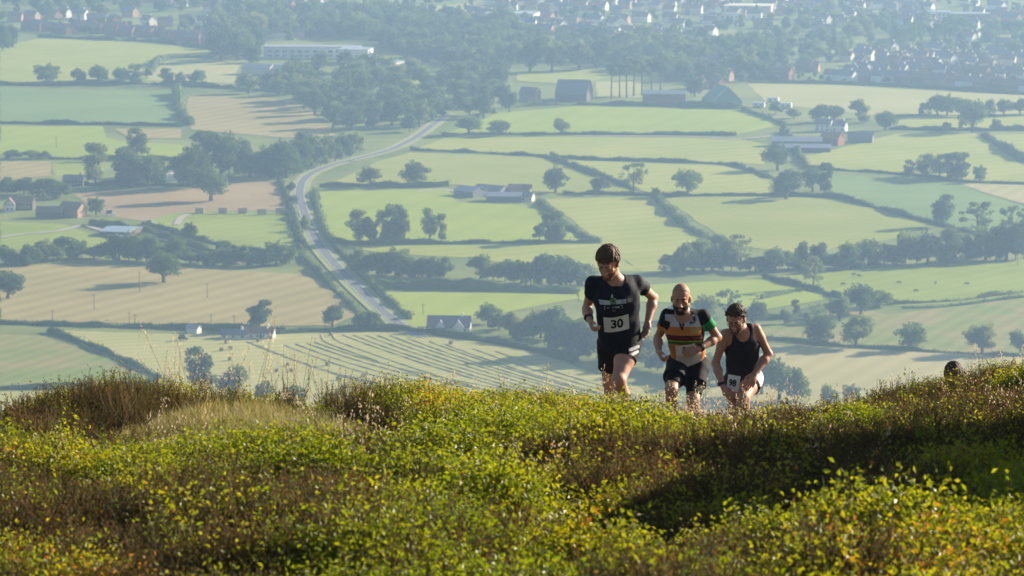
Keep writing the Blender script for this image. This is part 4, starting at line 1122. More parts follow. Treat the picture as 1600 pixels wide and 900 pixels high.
def bilberry(seed):
    r = np.random.default_rng(seed)
    mb = MB(); B, D = [], []
    for k in range(6):
        a = r.uniform(0, 6.28); lean = r.uniform(0.1, 0.65); h = r.uniform(0.13, 0.25)
        p0 = np.array([r.normal() * 0.02, r.normal() * 0.02, -0.03])
        dr = np.array([math.cos(a) * lean, math.sin(a) * lean, 1.0])
        p2 = p0 + dr * h; p1 = (p0 + p2) / 2 + np.array([math.cos(a), math.sin(a), 0]) * 0.02
        mb.tube([p0, p1, p2], [0.0022, 0.0016, 0.0008], 3, 1)
        for q in range(24):
            t = 0.25 + 0.75 * q / 23
            c = (1 - t) ** 2 * p0 + 2 * t * (1 - t) * p1 + t * t * p2
            c = c + r.normal(size=3) * 0.016 * (1 if q % 3 else 1.8)
            aa = r.uniform(0, 6.28)
            B.append(c); D.append((math.cos(aa), math.sin(aa), r.uniform(-0.1, 1.1)))
    v, f = leafset(np.array(B), np.array(D), r.uniform(0.012, 0.023, len(B)), r.uniform(0.008, 0.0135, len(B)), r)
    n = len(mb.v)
    return mesh_from('bilberry', np.vstack([np.array(mb.v), v]), mb.f + (f + n).tolist(), [bil_leaf, stem_m], mb.m + [0] * len(f))

def heather(seed):
    r = np.random.default_rng(seed)
    mb = MB(); B, D = [], []
    for k in range(12):
        a = r.uniform(0, 6.28); lean = r.uniform(0.05, 0.9); h = r.uniform(0.10, 0.25)
        p0 = np.array([r.normal() * 0.03, r.normal() * 0.03, -0.03])
        p2 = p0 + np.array([math.cos(a) * lean, math.sin(a) * lean, 1.0]) * h
        p1 = (p0 + p2) / 2 + np.array([math.cos(a), math.sin(a), 0]) * 0.03
        mb.tube([p0, p1, p2], [0.0024, 0.0016, 0.0008], 3, 1)
        for q in range(26):
            t = 0.18 + 0.82 * q / 25
            c = (1 - t) ** 2 * p0 + 2 * t * (1 - t) * p1 + t * t * p2
            aa = r.uniform(0, 6.28)
            B.append(c + r.normal(size=3) * 0.004); D.append((math.cos(aa) * 0.7, math.sin(aa) * 0.7, r.uniform(0.4, 1.3)))
    v, f = leafset(np.array(B), np.array(D), r.uniform(0.009, 0.022, len(B)), r.uniform(0.0026, 0.0048, len(B)), r)
    n = len(mb.v)
    return mesh_from('heather', np.vstack([np.array(mb.v), v]), mb.f + (f + n).tolist(), [hea_leaf, stem_m], mb.m + [0] * len(f))

def grass(seed, n=22, hmax=0.24):
    r = np.random.default_rng(seed)
    v, f = [], []
    for k in range(n):
        a = r.uniform(0, 6.28); h = hmax * r.uniform(0.4, 1); b = r.uniform(0.2, 1.0); w = r.uniform(0.0012, 0.0026)
        s = np.array([-math.sin(a), math.cos(a), 0]) * w
        base = np.array([r.normal() * 0.025, r.normal() * 0.025, -0.02])
        pts = [base + np.array([math.cos(a) * b * h * t * t, math.sin(a) * b * h * t * t, h * (t - 0.25 * b * t * t)]) for t in (0, 0.4, 0.75, 1.0)]
        i = len(v)
        for q, p in enumerate(pts):
            ww = (1, 0.9, 0.6, 0.1)[q]
            v += [p - s * ww, p + s * ww]
        for q in range(3): f.append((i + 2 * q, i + 2 * q + 1, i + 2 * q + 3, i + 2 * q + 2))
    return mesh_from('grass', np.array(v), f, [gr_leaf])

def seedhead(seed):
    r = np.random.default_rng(seed)
    mb = MB(); B, D = [], []
    for k in range(3):
        a = r.uniform(0, 6.28); h = r.uniform(0.30, 0.52); ln = r.uniform(0.05, 0.4)
        p0 = np.array([r.normal() * 0.03, r.normal() * 0.03, -0.02]); p2 = p0 + np.array([math.cos(a) * ln, math.sin(a) * ln, 1.0]) * h
        p1 = (p0 + p2) / 2 + np.array([0, 0, 0.02])
        mb.tube([p0, p1, p2], [0.0011, 0.0009, 0.0006], 3, 1)
        for q in range(22):
            t = 0.72 + 0.28 * q / 21
            c = (1 - t) ** 2 * p0 + 2 * t * (1 - t) * p1 + t * t * p2
            sp = 0.03 * (1.05 - (t - 0.72) / 0.28)
            B.append(c + np.append(r.normal(size=2) * sp, r.normal() * 0.006)); D.append((r.normal() * 0.5, r.normal() * 0.5, 1))
    v, f = leafset(np.array(B), np.array(D), r.uniform(0.009, 0.015, len(B)), r.uniform(0.004, 0.006, len(B)), r)
    n = len(mb.v)
    return mesh_from('seedhead', np.vstack([np.array(mb.v), v]), mb.f + (f + n).tolist(), [seed_m, gr_leaf], mb.m + [0] * len(f))

BIL = [source('bilberry_sprig', bilberry(10 + k)) for k in range(7)]
HEA = [source('heather_sprig', heather(30 + k)) for k in range(7)]
GRA = [source('grass_tuft', grass(50 + k)) for k in range(5)]
SEE = [source('seed_head', seedhead(70 + k)) for k in range(5)]

def sample(n, y0, y1, seed, margin=1.3):
    r = np.random.default_rng(seed)
    # uniform over the ground of the visible wedge (and a margin at both sides)
    y = np.sqrt(r.uniform(y0 ** 2, y1 ** 2, n))
    x = r.uniform(-1, 1, n) * (0.1333 * y * margin + 0.35)
    return x, y, r

def zones(x, y):
    """how heathery / grassy the ground is: the moor's patchwork"""
    z = hill(x, y)
    fw = y * CT - z * ST
    px = 800 + F * x / fw
    py = 450 - F * (y * ST + z * CT) / fw - 0.26 * F / y
    def bl(cx, cy, rx, ry):
        return np.exp(-(((px - cx) / rx) ** 2 + ((py - cy) / ry) ** 2))
    h = 0.0 + 0.55 * fbm(x * 1.1, y * 0.9, 21) + 0.30 * fbm(x * 2.6, y * 2.2, 22)
    h = h + 0.75 * bl(1400, 690, 330, 75) + 0.35 * bl(1150, 705, 190, 45) + 0.3 * bl(900, 770, 190, 45) + 0.38 * bl(170, 820, 210, 60) + 0.35 * bl(60, 690, 130, 50)
    h = h + 0.18 * bl(480, 790, 160, 40) + 0.3 * bl(1180, 800, 200, 40) + 0.5 * bl(150, 650, 120, 22)
    h = h - 0.9 * bl(700, 680, 330, 60) - 0.35 * bl(430, 740, 140, 40) - 0.3 * bl(250, 770, 90, 40) - 0.4 * bl(1000, 850, 350, 35) - 0.3 * bl(120, 770, 60, 60) - 0.5 * bl(880, 625, 160, 22) - 0.3 * bl(1230, 640, 80, 14)
    g = 1.7 * np.exp(-((x + 1.55 + 0.08 * (y - 22.5)) / 1.05) ** 2 - ((y - 20.8) / 3.0) ** 2) + 0.9 * np.exp(-((x + 1.1) / 0.55) ** 2 - ((y - 24.6) / 0.7) ** 2) - 0.08 + 0.22 * fbm(x * 1.4, y * 1.2, 33)
    return h, g, px, py

# every low shrub is a cushion: its sprigs share one kind and dome up over its middle
rc = np.random.default_rng(77)
NCU = 2000
cy_ = np.sqrt(rc.uniform(9.5 ** 2, 27.5 ** 2, NCU)); cx_ = rc.uniform(-1, 1, NCU) * (0.1333 * cy_ * 1.35 + 0.6)
cr_ = rc.uniform(0.14, 0.44, NCU)
ch_, cg_, _, _ = zones(cx_, cy_)
ckind = (ch_ + rc.normal(size=NCU) * 0.38) > -0.20          # True = heather
ctone = rc.normal(size=NCU)
def cushion(x, y):
    best = np.full(len(x), -9.0); who = np.zeros(len(x), int)
    for i in range(0, len(x), 4000):
        d2 = ((x[i:i + 4000, None] - cx_) ** 2 + (y[i:i + 4000, None] - cy_) ** 2) / cr_ ** 2
        j = d2.argmin(1); who[i:i + 4000] = j; best[i:i + 4000] = 1 - d2[np.arange(len(j)), j]
    return best, who

def plant(name, n, y0, y1, seed, keep, srcs, s0, s1, label, tilt=0.25, cush=None):
    x, y, r = sample(n, y0, y1, seed)
    h, g, px, py = zones(x, y)
    k = keep(h, g, px, py, y, r)
    x, y, h = x[k], y[k], h[k]
    lift = np.zeros(len(x)); sc = np.ones(len(x)); lx = np.zeros(len(x)); ly = np.zeros(len(x))
    if cush is not None:
        q, who = cushion(x, y)
        k = (ckind[who] == cush) & ((q > 0.02) | (r.uniform(size=len(x)) < 0.13)) | (r.uniform(size=len(x)) < 0.035)
        x, y, q, who = x[k], y[k], q[k], who[k]
        q = np.sqrt(np.clip(q, 0, 1))
        lift = cr_[who] * 0.66 * q * (0.8 if cush else 1.0)
        sc = (0.55 + 0.5 * q) * np.clip(1 + 0.12 * ctone[who], 0.7, 1.3)
        lx = (x - cx_[who]) / cr_[who] * 0.5; ly = (y - cy_[who]) / cr_[who] * 0.5
        lx, ly = np.clip(lx, -0.6, 0.6), np.clip(ly, -0.6, 0.6)
    m = len(x)
    z = hill(x, y) + CAM_H + lift - 0.015
    sc = sc * r.uniform(s0, s1, m)
    a = r.uniform(0, 6.28, m)
    # lean outwards (in world axes), then a random turn about the stem
    ex = r.normal(size=m) * tilt; ey = r.normal(size=m) * tilt
    wx, wy = ex - ly, ey + lx
    c_, s_ = np.cos(a), np.sin(a)
    rot = np.stack([wx, wy, a], 1) if cush is None else np.stack([wx * c_ + wy * s_, -wx * s_ + wy * c_, a], 1)
    return instancer(name, np.stack([x, y, z], 1), rot, np.stack([sc, sc, sc], 1), r.integers(0, len(srcs), m), srcs, label)

plant('bilberry', 150000, 10.0, 26.5, 1, lambda h, g, px, py, y, r: (g < 0.34 + r.normal(size=len(h)) * 0.12), BIL, 0.8, 1.15, 'bright yellow-green bilberry leaves covering the hillside', cush=False)
plant('heather', 120000, 10.0, 26.5, 2, lambda h, g, px, py, y, r: (g < 0.5 + r.normal(size=len(h)) * 0.15), HEA, 0.8, 1.15, 'dark brown woody heather between the bilberry', cush=True)
plant('grass_sward', 80000, 10.0, 27.0, 3, lambda h, g, px, py, y, r: (g > 0.36 + r.normal(size=len(h)) * 0.15) | (r.uniform(size=len(h)) < 0.05), GRA, 0.45, 0.85, 'pale trodden grass of the path across the moor', 0.45)
plant('seed_grass', 9000, 15.0, 28.0, 4, lambda h, g, px, py, y, r: r.uniform(size=len(h)) < 0.012 + np.where(y > 22.5, 0.17, 0.0) * (0.12 + np.exp(-((px - 1040) / 170) ** 2) + 0.5 * np.exp(-((px - 290) / 110) ** 2) + 0.35 * np.exp(-((px - 720) / 90) ** 2)), SEE, 0.9, 1.5, 'fine pale grass seed heads along the crest', 0.15)
# moor beyond the crest, round the runners
plant('bilberry_beyond_crest', 9000, 26.5, 48, 5, lambda h, g, px, py, y, r: r.uniform(size=len(h)) < 0.6, BIL + HEA[:3], 0.5, 0.8, 'bilberry and heather on the far side of the crest')

# the heather bushes standing on the skyline, and stones by the path
def heather_bush(px, y, w, h, label, seed, n=150):
    r = np.random.default_rng(seed)
    x = (px - 800) * y / F
    base = Vector((x, y, CAM_H + float(hill(x, y))))
    e = link('heather_bush', None, loc=base, label=label, cat='heather', group='heather bushes on the crest')
    V, Fc, M = [], [], []
    off = 0
    for k in range(n):
        a = r.uniform(0, 6.28); q = math.sqrt(r.uniform(0, 1))
        sx, sy = q * math.cos(a) * w / 2, q * math.sin(a) * w / 2 * 0.7
        src = (HEA[int(r.integers(len(HEA)))] if r.uniform() < 0.8 else BIL[int(r.integers(len(BIL)))]).data
        vs = np.array([v.co for v in src.vertices]); s = r.uniform(0.6, 1.0) * (h / 0.3)
        c_, s__ = math.cos(a * 3), math.sin(a * 3)
        vs = vs * s
        vs = np.stack([vs[:, 0] * c_ - vs[:, 1] * s__, vs[:, 0] * s__ + vs[:, 1] * c_, vs[:, 2]], 1)
        lean = 0.5 * q
        vs[:, 0] += vs[:, 2] * lean * math.cos(a); vs[:, 1] += vs[:, 2] * lean * math.sin(a)
        vs += np.array([sx, sy, float(hill(x + sx, y + sy)) - float(hill(x, y)) + 0.4 * h * (1 - q * q)])
        isb = src.name.startswith('bil')
        V.append(vs)
        for p in src.polygons:
            Fc.append([i + off for i in p.vertices]); M.append(1 if p.material_index == 1 else (2 if isb else 0))
        off += len(vs)
    link('foliage', mesh_from('foliage', np.vstack(V), Fc, [hea_leaf, stem_m, bil_leaf], M), e)
    return e
heather_bush(285, 23.3, 0.48, 0.13, 'reddish brown heather bush standing on the left skyline', 1, 120)
heather_bush(548, 24.2, 0.50, 0.14, 'low dry heather bush on the skyline beside the path', 2, 110)
heather_bush(1475, 24.5, 0.50, 0.16, 'dark heather bush on top of the right ridge', 3, 80)
heather_bush(25, 24.0, 0.60, 0.17, 'brown heather bush at the left edge of the crest', 4, 90)
rock_m = mat('rock', (0.30, 0.26, 0.21, 1), 0.9, 0.35, 9.0, bump=0.6)
def rock(px, y, s, label, seed):
    r = np.random.default_rng(seed)
    import bmesh
    bm = bmesh.new(); bmesh.ops.create_icosphere(bm, subdivisions=3, radius=1.0)
    for v in bm.verts:
        c = v.co.copy()
        d = 1 + 0.28 * float(fbm(c.x * 1.6 + seed, c.y * 1.6 + c.z, seed)) + 0.10 * float(vnoise(c.x * 5 + c.z * 3, c.y * 5, seed))
        v.co = Vector((c.x * d * s, c.y * d * s * 0.7, c.z * d * s * 0.42))
    me = bpy.data.meshes.new('rock'); bm.to_mesh(me); bm.free(); me.materials.append(rock_m)
    x = (px - 800) * y / F
    link('rock', me, loc=(x, y, CAM_H + float(hill(x, y)) + 0.03 * 1), rz=seed, label=label, cat='rock', group='stones by the path')
rock(530, 23.6, 0.12, 'grey stone under the dry heather bush', 1)
rock(500, 23.2, 0.07, 'small pale stone left of the grey stone', 2)
rock(436, 22.3, 0.11, 'flat pale stone in the trodden grass', 3)
# ================================================================== the runners
def nrm(v):
    v = np.asarray(v, float)
    return v / (np.linalg.norm(v) + 1e-12)

class SDF:
    """union of tapered limbs, ellipsoids and tubes, skinned as one surface"""
    def __init__(self): self.p = []
    def cone(self, a, b, ra, rb, k=0.02, op='u'):
        a, b = np.asarray(a, float), np.asarray(b, float); r = max(ra, rb)
        self.p.append(('cone', np.minimum(a, b) - r, np.maximum(a, b) + r, k, op, (a, b, ra, rb)))
    def chain(self, pts, rad, k=0.02):
        for i in range(len(pts) - 1): self.cone(pts[i], pts[i + 1], rad[i], rad[i + 1], k)
    def ell(self, c, ax, r, k=0.02, op='u'):
        c = np.asarray(c, float); A = np.asarray(ax, float); r = np.asarray(r, float)
        e = np.sqrt(((A.T * r) ** 2).sum(1))
        self.p.append(('ell', c - e, c + e, k, op, (c, A, r)))
    def tube(self, a, b, ra, rb, k=0.01, op='u'):
        """flat ended tapered tube (a sleeve, a trouser leg)"""
        a, b = np.asarray(a, float), np.asarray(b, float); r = max(ra, rb)
        self.p.append(('tube', np.minimum(a, b) - r, np.maximum(a, b) + r, k, op, (a, b, ra, rb)))
    def etube(self, a, b, side, r0, r1, k=0.02, op='u'):
        """flat ended tube of oval section; r0, r1 = (half width, half depth)"""
        a, b = np.asarray(a, float), np.asarray(b, float); r = max(*r0, *r1)
        self.p.append(('etube', np.minimum(a, b) - r, np.maximum(a, b) + r, k, op, (a, b, nrm(side), r0, r1)))
    @staticmethod
    def ev(kind, q, X, Y, Z):
        if kind == 'ell':
            c, A, r = q
            dx, dy, dz = X - c[0], Y - c[1], Z - c[2]
            l = [A[i, 0] * dx + A[i, 1] * dy + A[i, 2] * dz for i in range(3)]
            k0 = np.sqrt(sum((l[i] / r[i]) ** 2 for i in range(3))); k1 = np.sqrt(sum((l[i] / r[i] ** 2) ** 2 for i in range(3))) + 1e-9
            return k0 * (k0 - 1) / k1
        a, b = q[0], q[1]
        ab = b - a; L = np.linalg.norm(ab); d = ab / (L + 1e-9)
        dx, dy, dz = X - a[0], Y - a[1], Z - a[2]
        t = dx * d[0] + dy * d[1] + dz * d[2]
        tc = np.clip(t / L, 0, 1)
        if kind == 'cone':
            ra, rb = q[2], q[3]
            ox, oy, oz = dx - tc * ab[0], dy - tc * ab[1], dz - tc * ab[2]
            return np.sqrt(ox * ox + oy * oy + oz * oz) - (ra + (rb - ra) * tc)
        px, py, pz = dx - t * d[0], dy - t * d[1], dz - t * d[2]
        if kind == 'tube':
            ra, rb = q[2], q[3]
            rr = np.sqrt(px * px + py * py + pz * pz) - (ra + (rb - ra) * tc)
        else:
            s, r0, r1 = q[2], q[3], q[4]
            s = nrm(s - d * np.dot(s, d)); n = np.cross(d, s)
            u = px * s[0] + py * s[1] + pz * s[2]; w = px * n[0] + py * n[1] + pz * n[2]
            rx = r0[0] + (r1[0] - r0[0]) * tc; ry = r0[1] + (r1[1] - r0[1]) * tc
            rr = (np.sqrt((u / rx) ** 2 + (w / ry) ** 2) - 1) * np.minimum(rx, ry)
        return np.maximum(rr, np.maximum(-t, t - L))
    def mesh(self, name, h, mats, cut=None, disp=None, colour=None):
        lo = np.min([p[1] for p in self.p if p[4] == 'u'], 0) - 0.04; hi = np.max([p[2] for p in self.p if p[4] == 'u'], 0) + 0.04
        n = np.ceil((hi - lo) / h).astype(int) + 1
        gx = [lo[i] + h * np.arange(n[i]) for i in range(3)]
        Fd = np.ones(n, np.float32)
        for kind, a, b, k, op, q in self.p:
            m = k + 3 * h
            i0 = np.maximum(((a - m - lo) / h).astype(int), 0); i1 = np.minimum(((b + m - lo) / h).astype(int) + 2, n)
            if (i1 <= i0).any(): continue
            sl = tuple(slice(i0[i], i1[i]) for i in range(3))
            X, Y, Z = gx[0][sl[0]][:, None, None], gx[1][sl[1]][None, :, None], gx[2][sl[2]][None, None, :]
            d = self.ev(kind, q, X, Y, Z).astype(np.float32)
            s = Fd[sl]
            if op == 'u':
                hh = np.maximum(k - np.abs(s - d), 0) / k
                Fd[sl] = np.minimum(s, d) - hh * hh * k * 0.25
            else:
                s2 = -s
                hh = np.maximum(k - np.abs(s2 - d), 0) / k
                Fd[sl] = -(np.minimum(s2, d) - hh * hh * k * 0.25)
        X, Y, Z = gx[0][:, None, None], gx[1][None, :, None], gx[2][None, None, :]
        if disp is not None: Fd = Fd + disp(X, Y, Z).astype(np.float32)
        if cut is not None: Fd = np.maximum(Fd, cut(X, Y, Z).astype(np.float32))
        v, f = surface_nets(Fd, lo, h)
        me = mesh_from(name, v, f, mats, smooth=True)
        if colour is not None:
            c = np.ones((len(v), 4), np.float32); c[:, :3] = colour(v)
            at = me.color_attributes.new('Col', 'FLOAT_COLOR', 'POINT'); at.data.foreach_set('color', c.ravel())
        return me

def surface_nets(Fd, lo, h):
    ins = Fd < 0
    n = np.array(Fd.shape) - 1
    cnt = np.zeros(n, np.int8)
    for dx in (0, 1):
        for dy in (0, 1):
            for dz in (0, 1):
                cnt += ins[dx:n[0] + dx, dy:n[1] + dy, dz:n[2] + dz]
    act = (cnt > 0) & (cnt < 8)
    I = np.argwhere(act)
    idx = -np.ones(n, np.int64); idx[act] = np.arange(len(I))
    acc = np.zeros((len(I), 3)); num = np.zeros(len(I))
    C = [(0, 0, 0), (1, 0, 0), (0, 1, 0), (1, 1, 0), (0, 0, 1), (1, 0, 1), (0, 1, 1), (1, 1, 1)]
    val = [Fd[I[:, 0] + c[0], I[:, 1] + c[1], I[:, 2] + c[2]].astype(float) for c in C]
    for a in range(8):
        for b in range(a + 1, 8):
            df = np.array(C[b]) - np.array(C[a])
            if np.abs(df).sum() != 1: continue
            va, vb = val[a], val[b]
            m = (va < 0) != (vb < 0)
            t = np.where(m, va / (va - vb + 1e-12), 0)
            acc[m] += np.array(C[a]) + t[m, None] * df
            num[m] += 1
    v = lo + h * (I + acc / num[:, None])
    faces = []
    for ax in range(3):
        o1, o2 = [(1, 2), (2, 0), (0, 1)][ax]
        sl0 = [slice(None)] * 3; sl1 = [slice(None)] * 3
        sl0[ax] = slice(0, -1); sl1[ax] = slice(1, None)
        A, B = ins[tuple(sl0)], ins[tuple(sl1)]
        E = np.argwhere(A != B)
        E = E[(E[:, o1] > 0) & (E[:, o2] > 0) & (E[:, o1] < n[o1]) & (E[:, o2] < n[o2])]
        fl = A[E[:, 0], E[:, 1], E[:, 2]]
        u = np.zeros(3, int); u[o1] = 1; w = np.zeros(3, int); w[o2] = 1
        q = [E - u - w, E - w, E, E - u]
        q = np.stack([idx[k[:, 0], k[:, 1], k[:, 2]] for k in q], 1)
        q[~fl] = q[~fl][:, ::-1]
        faces.append(q)
    f = np.vstack(faces)
    return v, f[(f >= 0).all(1)]

def skin_mat(name, col):
    m, t, b = nt(name)
    gm = t.nodes.new('ShaderNodeTexCoord'); n = t.nodes.new('ShaderNodeTexNoise'); n.inputs['Scale'].default_value = 14; n.inputs['Detail'].default_value = 5
    t.links.new(gm.outputs['Object'], n.inputs['Vector'])
    mx = t.nodes.new('ShaderNodeMix'); mx.data_type = 'RGBA'
    mx.inputs['A'].default_value = (col[0] * 0.86, col[1] * 0.74, col[2] * 0.70, 1); mx.inputs['B'].default_value = (min(1, col[0] * 1.1), col[1] * 1.12, col[2] * 1.12, 1)
    t.links.new(n.outputs['Fac'], mx.inputs['Factor']); t.links.new(mx.outputs['Result'], b.inputs['Base Color'])
    b.inputs['Roughness'].default_value = 0.52; b.inputs['Specular IOR Level'].default_value = 0.35
    b.inputs['Subsurface Weight'].default_value = 0.12; b.inputs['Subsurface Radius'].default_value = (1.0, 0.35, 0.2); b.inputs['Subsurface Scale'].default_value = 0.012
    return m
def cloth_mat(name, col=None, rough=0.75):
    m, t, b = nt(name)
    gm = t.nodes.new('ShaderNodeTexCoord'); n = t.nodes.new('ShaderNodeTexNoise'); n.inputs['Scale'].default_value = 22; n.inputs['Detail'].default_value = 5
    t.links.new(gm.outputs['Object'], n.inputs['Vector'])
    mx = t.nodes.new('ShaderNodeMix'); mx.data_type = 'RGBA'; mx.blend_type = 'MULTIPLY'; mx.inputs['B'].default_value = (0.7, 0.7, 0.7, 1)
    if col is None:
        at = t.nodes.new('ShaderNodeAttribute'); at.attribute_name = 'Col'; t.links.new(at.outputs['Color'], mx.inputs['A'])
    else: mx.inputs['A'].default_value = tuple(col) + (1,)
    t.links.new(n.outputs['Fac'], mx.inputs['Factor']); t.links.new(mx.outputs['Result'], b.inputs['Base Color'])
    b.inputs['Roughness'].default_value = rough; b.inputs['Specular IOR Level'].default_value = 0.18
    b.inputs['Sheen Weight'].default_value = 0.03; b.inputs['Sheen Roughness'].default_value = 0.4
    bp = t.nodes.new('ShaderNodeBump'); bp.inputs['Strength'].default_value = 0.5; bp.inputs['Distance'].default_value = 0.01
    t.links.new(n.outputs['Fac'], bp.inputs['Height']); t.links.new(bp.outputs['Normal'], b.inputs['Normal'])
    return m

class Runner:
    def __init__(self, Y0, hip_px, label):
        self.Y0 = Y0
        hx = self.raw(hip_px[0], hip_px[1], 0)
        self.o = np.array([hx[0], Y0, CAM_H + float(hill(hx[0], Y0))])
        self.e = link('person', None, loc=tuple(self.o), label=label, cat='person', group='runners climbing the hill')
    def raw(self, px, py, d):
        r = ray(px, py); t = (self.Y0 - d) / r.y
        return np.array([r.x * t, r.y * t, CAM_H + r.z * t])
    def P(self, px, py, d): return self.raw(px, py, d) - self.o
    def px(self, v):
        w = v + self.o
        return project(w[:, 0], w[:, 1], w[:, 2])
    def add(self, name, me, parent=None, label=None):
        return link(name, me, parent or self.e, label=label)

def W(x, d, z): return np.array([x, -d, z], float)       # image right, towards camera, up

def head_axes(f, roll=0.0):
    f = nrm(W(*f)); up = np.array([roll, 0, 1.0])
    u = nrm(up - f * np.dot(up, f)); r = np.cross(f, u)
    if r[0] < 0: r = -r
    return r, f, u

def add_head(S, C, ax, sc=1.0):
    r, f, u = ax; A = np.array([r, f, u])
    T = lambda x, y, z: C + sc * (r * x + f * y + u * z)
    R = lambda *q: np.array(q) * sc
    S.ell(T(0, -0.014, 0.036), A, R(0.073, 0.094, 0.084), 0.02)
    S.ell(T(0, 0.022, -0.030), A, R(0.058, 0.066, 0.078), 0.025)
    S.ell(T(0, 0.064, -0.094), A, R(0.026, 0.022, 0.022), 0.02)
    for s in (-1, 1):
        S.cone(T(s * 0.050, 0.0, -0.050), T(s * 0.018, 0.058, -0.092), 0.022 * sc, 0.018 * sc, 0.02)
        S.ell(T(s * 0.030, 0.080, 0.032), A, R(0.026, 0.010, 0.008), 0.012)
        S.ell(T(s * 0.040, 0.056, -0.018), A, R(0.020, 0.018, 0.020), 0.018)
        S.ell(T(s * 0.031, 0.101, 0.012), A, R(0.018, 0.020, 0.012), 0.010, 's')
        S.ell(T(s * 0.031, 0.074, 0.012), A, R(0.013, 0.013, 0.011), 0.004)
        S.ell(T(s * 0.077, -0.004, -0.004), A, R(0.010, 0.020, 0.031), 0.006)
        S.ell(T(s * 0.013, 0.098, -0.030), A, R(0.010, 0.012, 0.008), 0.008)
    S.cone(T(0, 0.086, 0.018), T(0, 0.112, -0.024), 0.009 * sc, 0.013 * sc, 0.010)
    S.ell(T(0, 0.086, -0.054), A, R(0.023, 0.011, 0.006), 0.006)
    S.ell(T(0, 0.083, -0.068), A, R(0.020, 0.011, 0.007), 0.006)
    return T

def add_hand(S, w, dirv, n, thumb, curl=0.9, sc=1.0):
    d = nrm(dirv); n = nrm(np.asarray(n) - d * np.dot(n, d)); s = np.cross(d, n)
    if np.dot(s, thumb) < 0: s = -s
    S.ell(w + d * 0.048 * sc, np.array([s, d, n]), np.array([0.040, 0.052, 0.017]) * sc, 0.015)
    S.ell(w + d * 0.035 * sc + s * 0.022 * sc + n * 0.008, np.array([s, d, n]), np.array([0.020, 0.032, 0.018]) * sc, 0.012)
    for i, L in enumerate((0.072, 0.080, 0.074, 0.058)):
        p = w + d * (0.088 - 0.004 * abs(i - 1)) * sc + s * (0.032 - 0.0215 * i) * sc
        c = curl * (0.85 + 0.1 * i)
        ang = 0.0
        for j, (fr, rr) in enumerate(((0.46, 0.0098), (0.30, 0.0088), (0.24, 0.0078))):
            ang += c * (0.75, 1.0, 0.7)[j]
            q = p + (d * math.cos(ang) + n * math.sin(ang) + s * 0.05 * (1.5 - i) * (1 - min(1, curl))) * L * fr * sc
            S.cone(p, q, rr * sc, rr * 0.9 * sc, 0.004); p = q
    p = w + d * 0.028 * sc + s * 0.034 * sc + n * 0.008
    q = p + nrm(d * 0.75 + s * 0.6 + n * 0.35) * 0.042 * sc; S.cone(p, q, 0.0125 * sc, 0.0105 * sc, 0.008)
    S.cone(q, q + nrm(d * 0.9 + n * 0.5 - s * 0.1) * 0.034 * sc, 0.0105 * sc, 0.0085 * sc, 0.004)

def body(S, J, head=True):
    """J: joints; builds trunk, arms, legs"""
    hipm = (J['hl'] + J['hr']) / 2
    sp = J['neck'] - hipm; L = np.linalg.norm(sp); up = sp / L
    sd = nrm(J['sr'] - J['sl']); sd = nrm(sd - up * np.dot(sd, up)); fw = np.cross(up, sd)
    if fw[1] > 0: fw = -fw
    hd = nrm(J['hr'] - J['hl']); hd = nrm(hd - up * np.dot(hd, up))
    A = np.array([sd, fw, up])
    S.ell(hipm + sp * 0.72, A, (0.158, 0.108, 0.175), 0.05)
    S.ell(hipm + sp * 0.40, A, (0.132, 0.098, 0.17), 0.05)
    S.ell(hipm + sp * 0.06, np.array([hd, np.cross(up, hd), up]), (0.152, 0.112, 0.13), 0.05)
    S.cone(J['neck'] - up * 0.03, J['sl'] + up * 0.01, 0.053, 0.042, 0.04); S.cone(J['neck'] - up * 0.03, J['sr'] + up * 0.01, 0.053, 0.042, 0.04)
    S.cone(J['neck'] - up * 0.04 - fw * 0.01, J['head'] - J['hu'] * 0.045 - J['hf'] * 0.015, 0.064, 0.054, 0.03)
    for s, pad in (('l', -1), ('r', 1)):
        a, b, c = J['s' + s], J['e' + s], J['w' + s]
        S.cone(a, b, 0.044, 0.035, 0.03)
        m = (a + b) / 2
        S.ell(a * 0.72 + b * 0.28, np.array([nrm(np.cross(b - a, fw)), nrm(np.cross(b - a, np.cross(b - a, fw))), nrm(b - a)]), (0.043, 0.046, 0.08), 0.03)
        S.cone(b, b * 0.68 + c * 0.32, 0.036, 0.040, 0.02); S.cone(b * 0.68 + c * 0.32, c, 0.040, 0.025, 0.02)
        h, k, q = J['h' + s], J['k' + s], J['a' + s]
        S.cone(h, h * 0.5 + k * 0.5, 0.090, 0.078, 0.04); S.cone(h * 0.5 + k * 0.5, k, 0.078, 0.054, 0.03)
        S.ell(k + nrm(k - (h + q) / 2) * 0.012, np.eye(3), (0.048, 0.05, 0.052), 0.025)
        cb = k * 0.68 + q * 0.32 - nrm(k - (h + q) / 2) * 0.014
        S.cone(k, cb, 0.050, 0.056, 0.02); S.cone(cb, q, 0.056, 0.034, 0.02)
    return hipm, sp, A

def feet(S, J):
    for s in 'lr':
        q = J['a' + s]
        S.cone(q + W(0, -0.04, -0.05), q + W(0, 0.14, -0.055), 0.036, 0.032, 0.03); S.cone(q, q + W(0, 0.0, -0.05), 0.038, 0.04, 0.02)
def shoes(J, m):
    S = SDF()
    for s in 'lr':
        q = J['a' + s]
        S.cone(q + W(0, -0.045, -0.055), q + W(0, 0.16, -0.06), 0.045, 0.040, 0.03); S.tube(q + W(0, -0.01, 0.0), q + W(0, 0.0, -0.06), 0.046, 0.05, 0.02)
    return S.mesh('shoes', 0.007, [m])

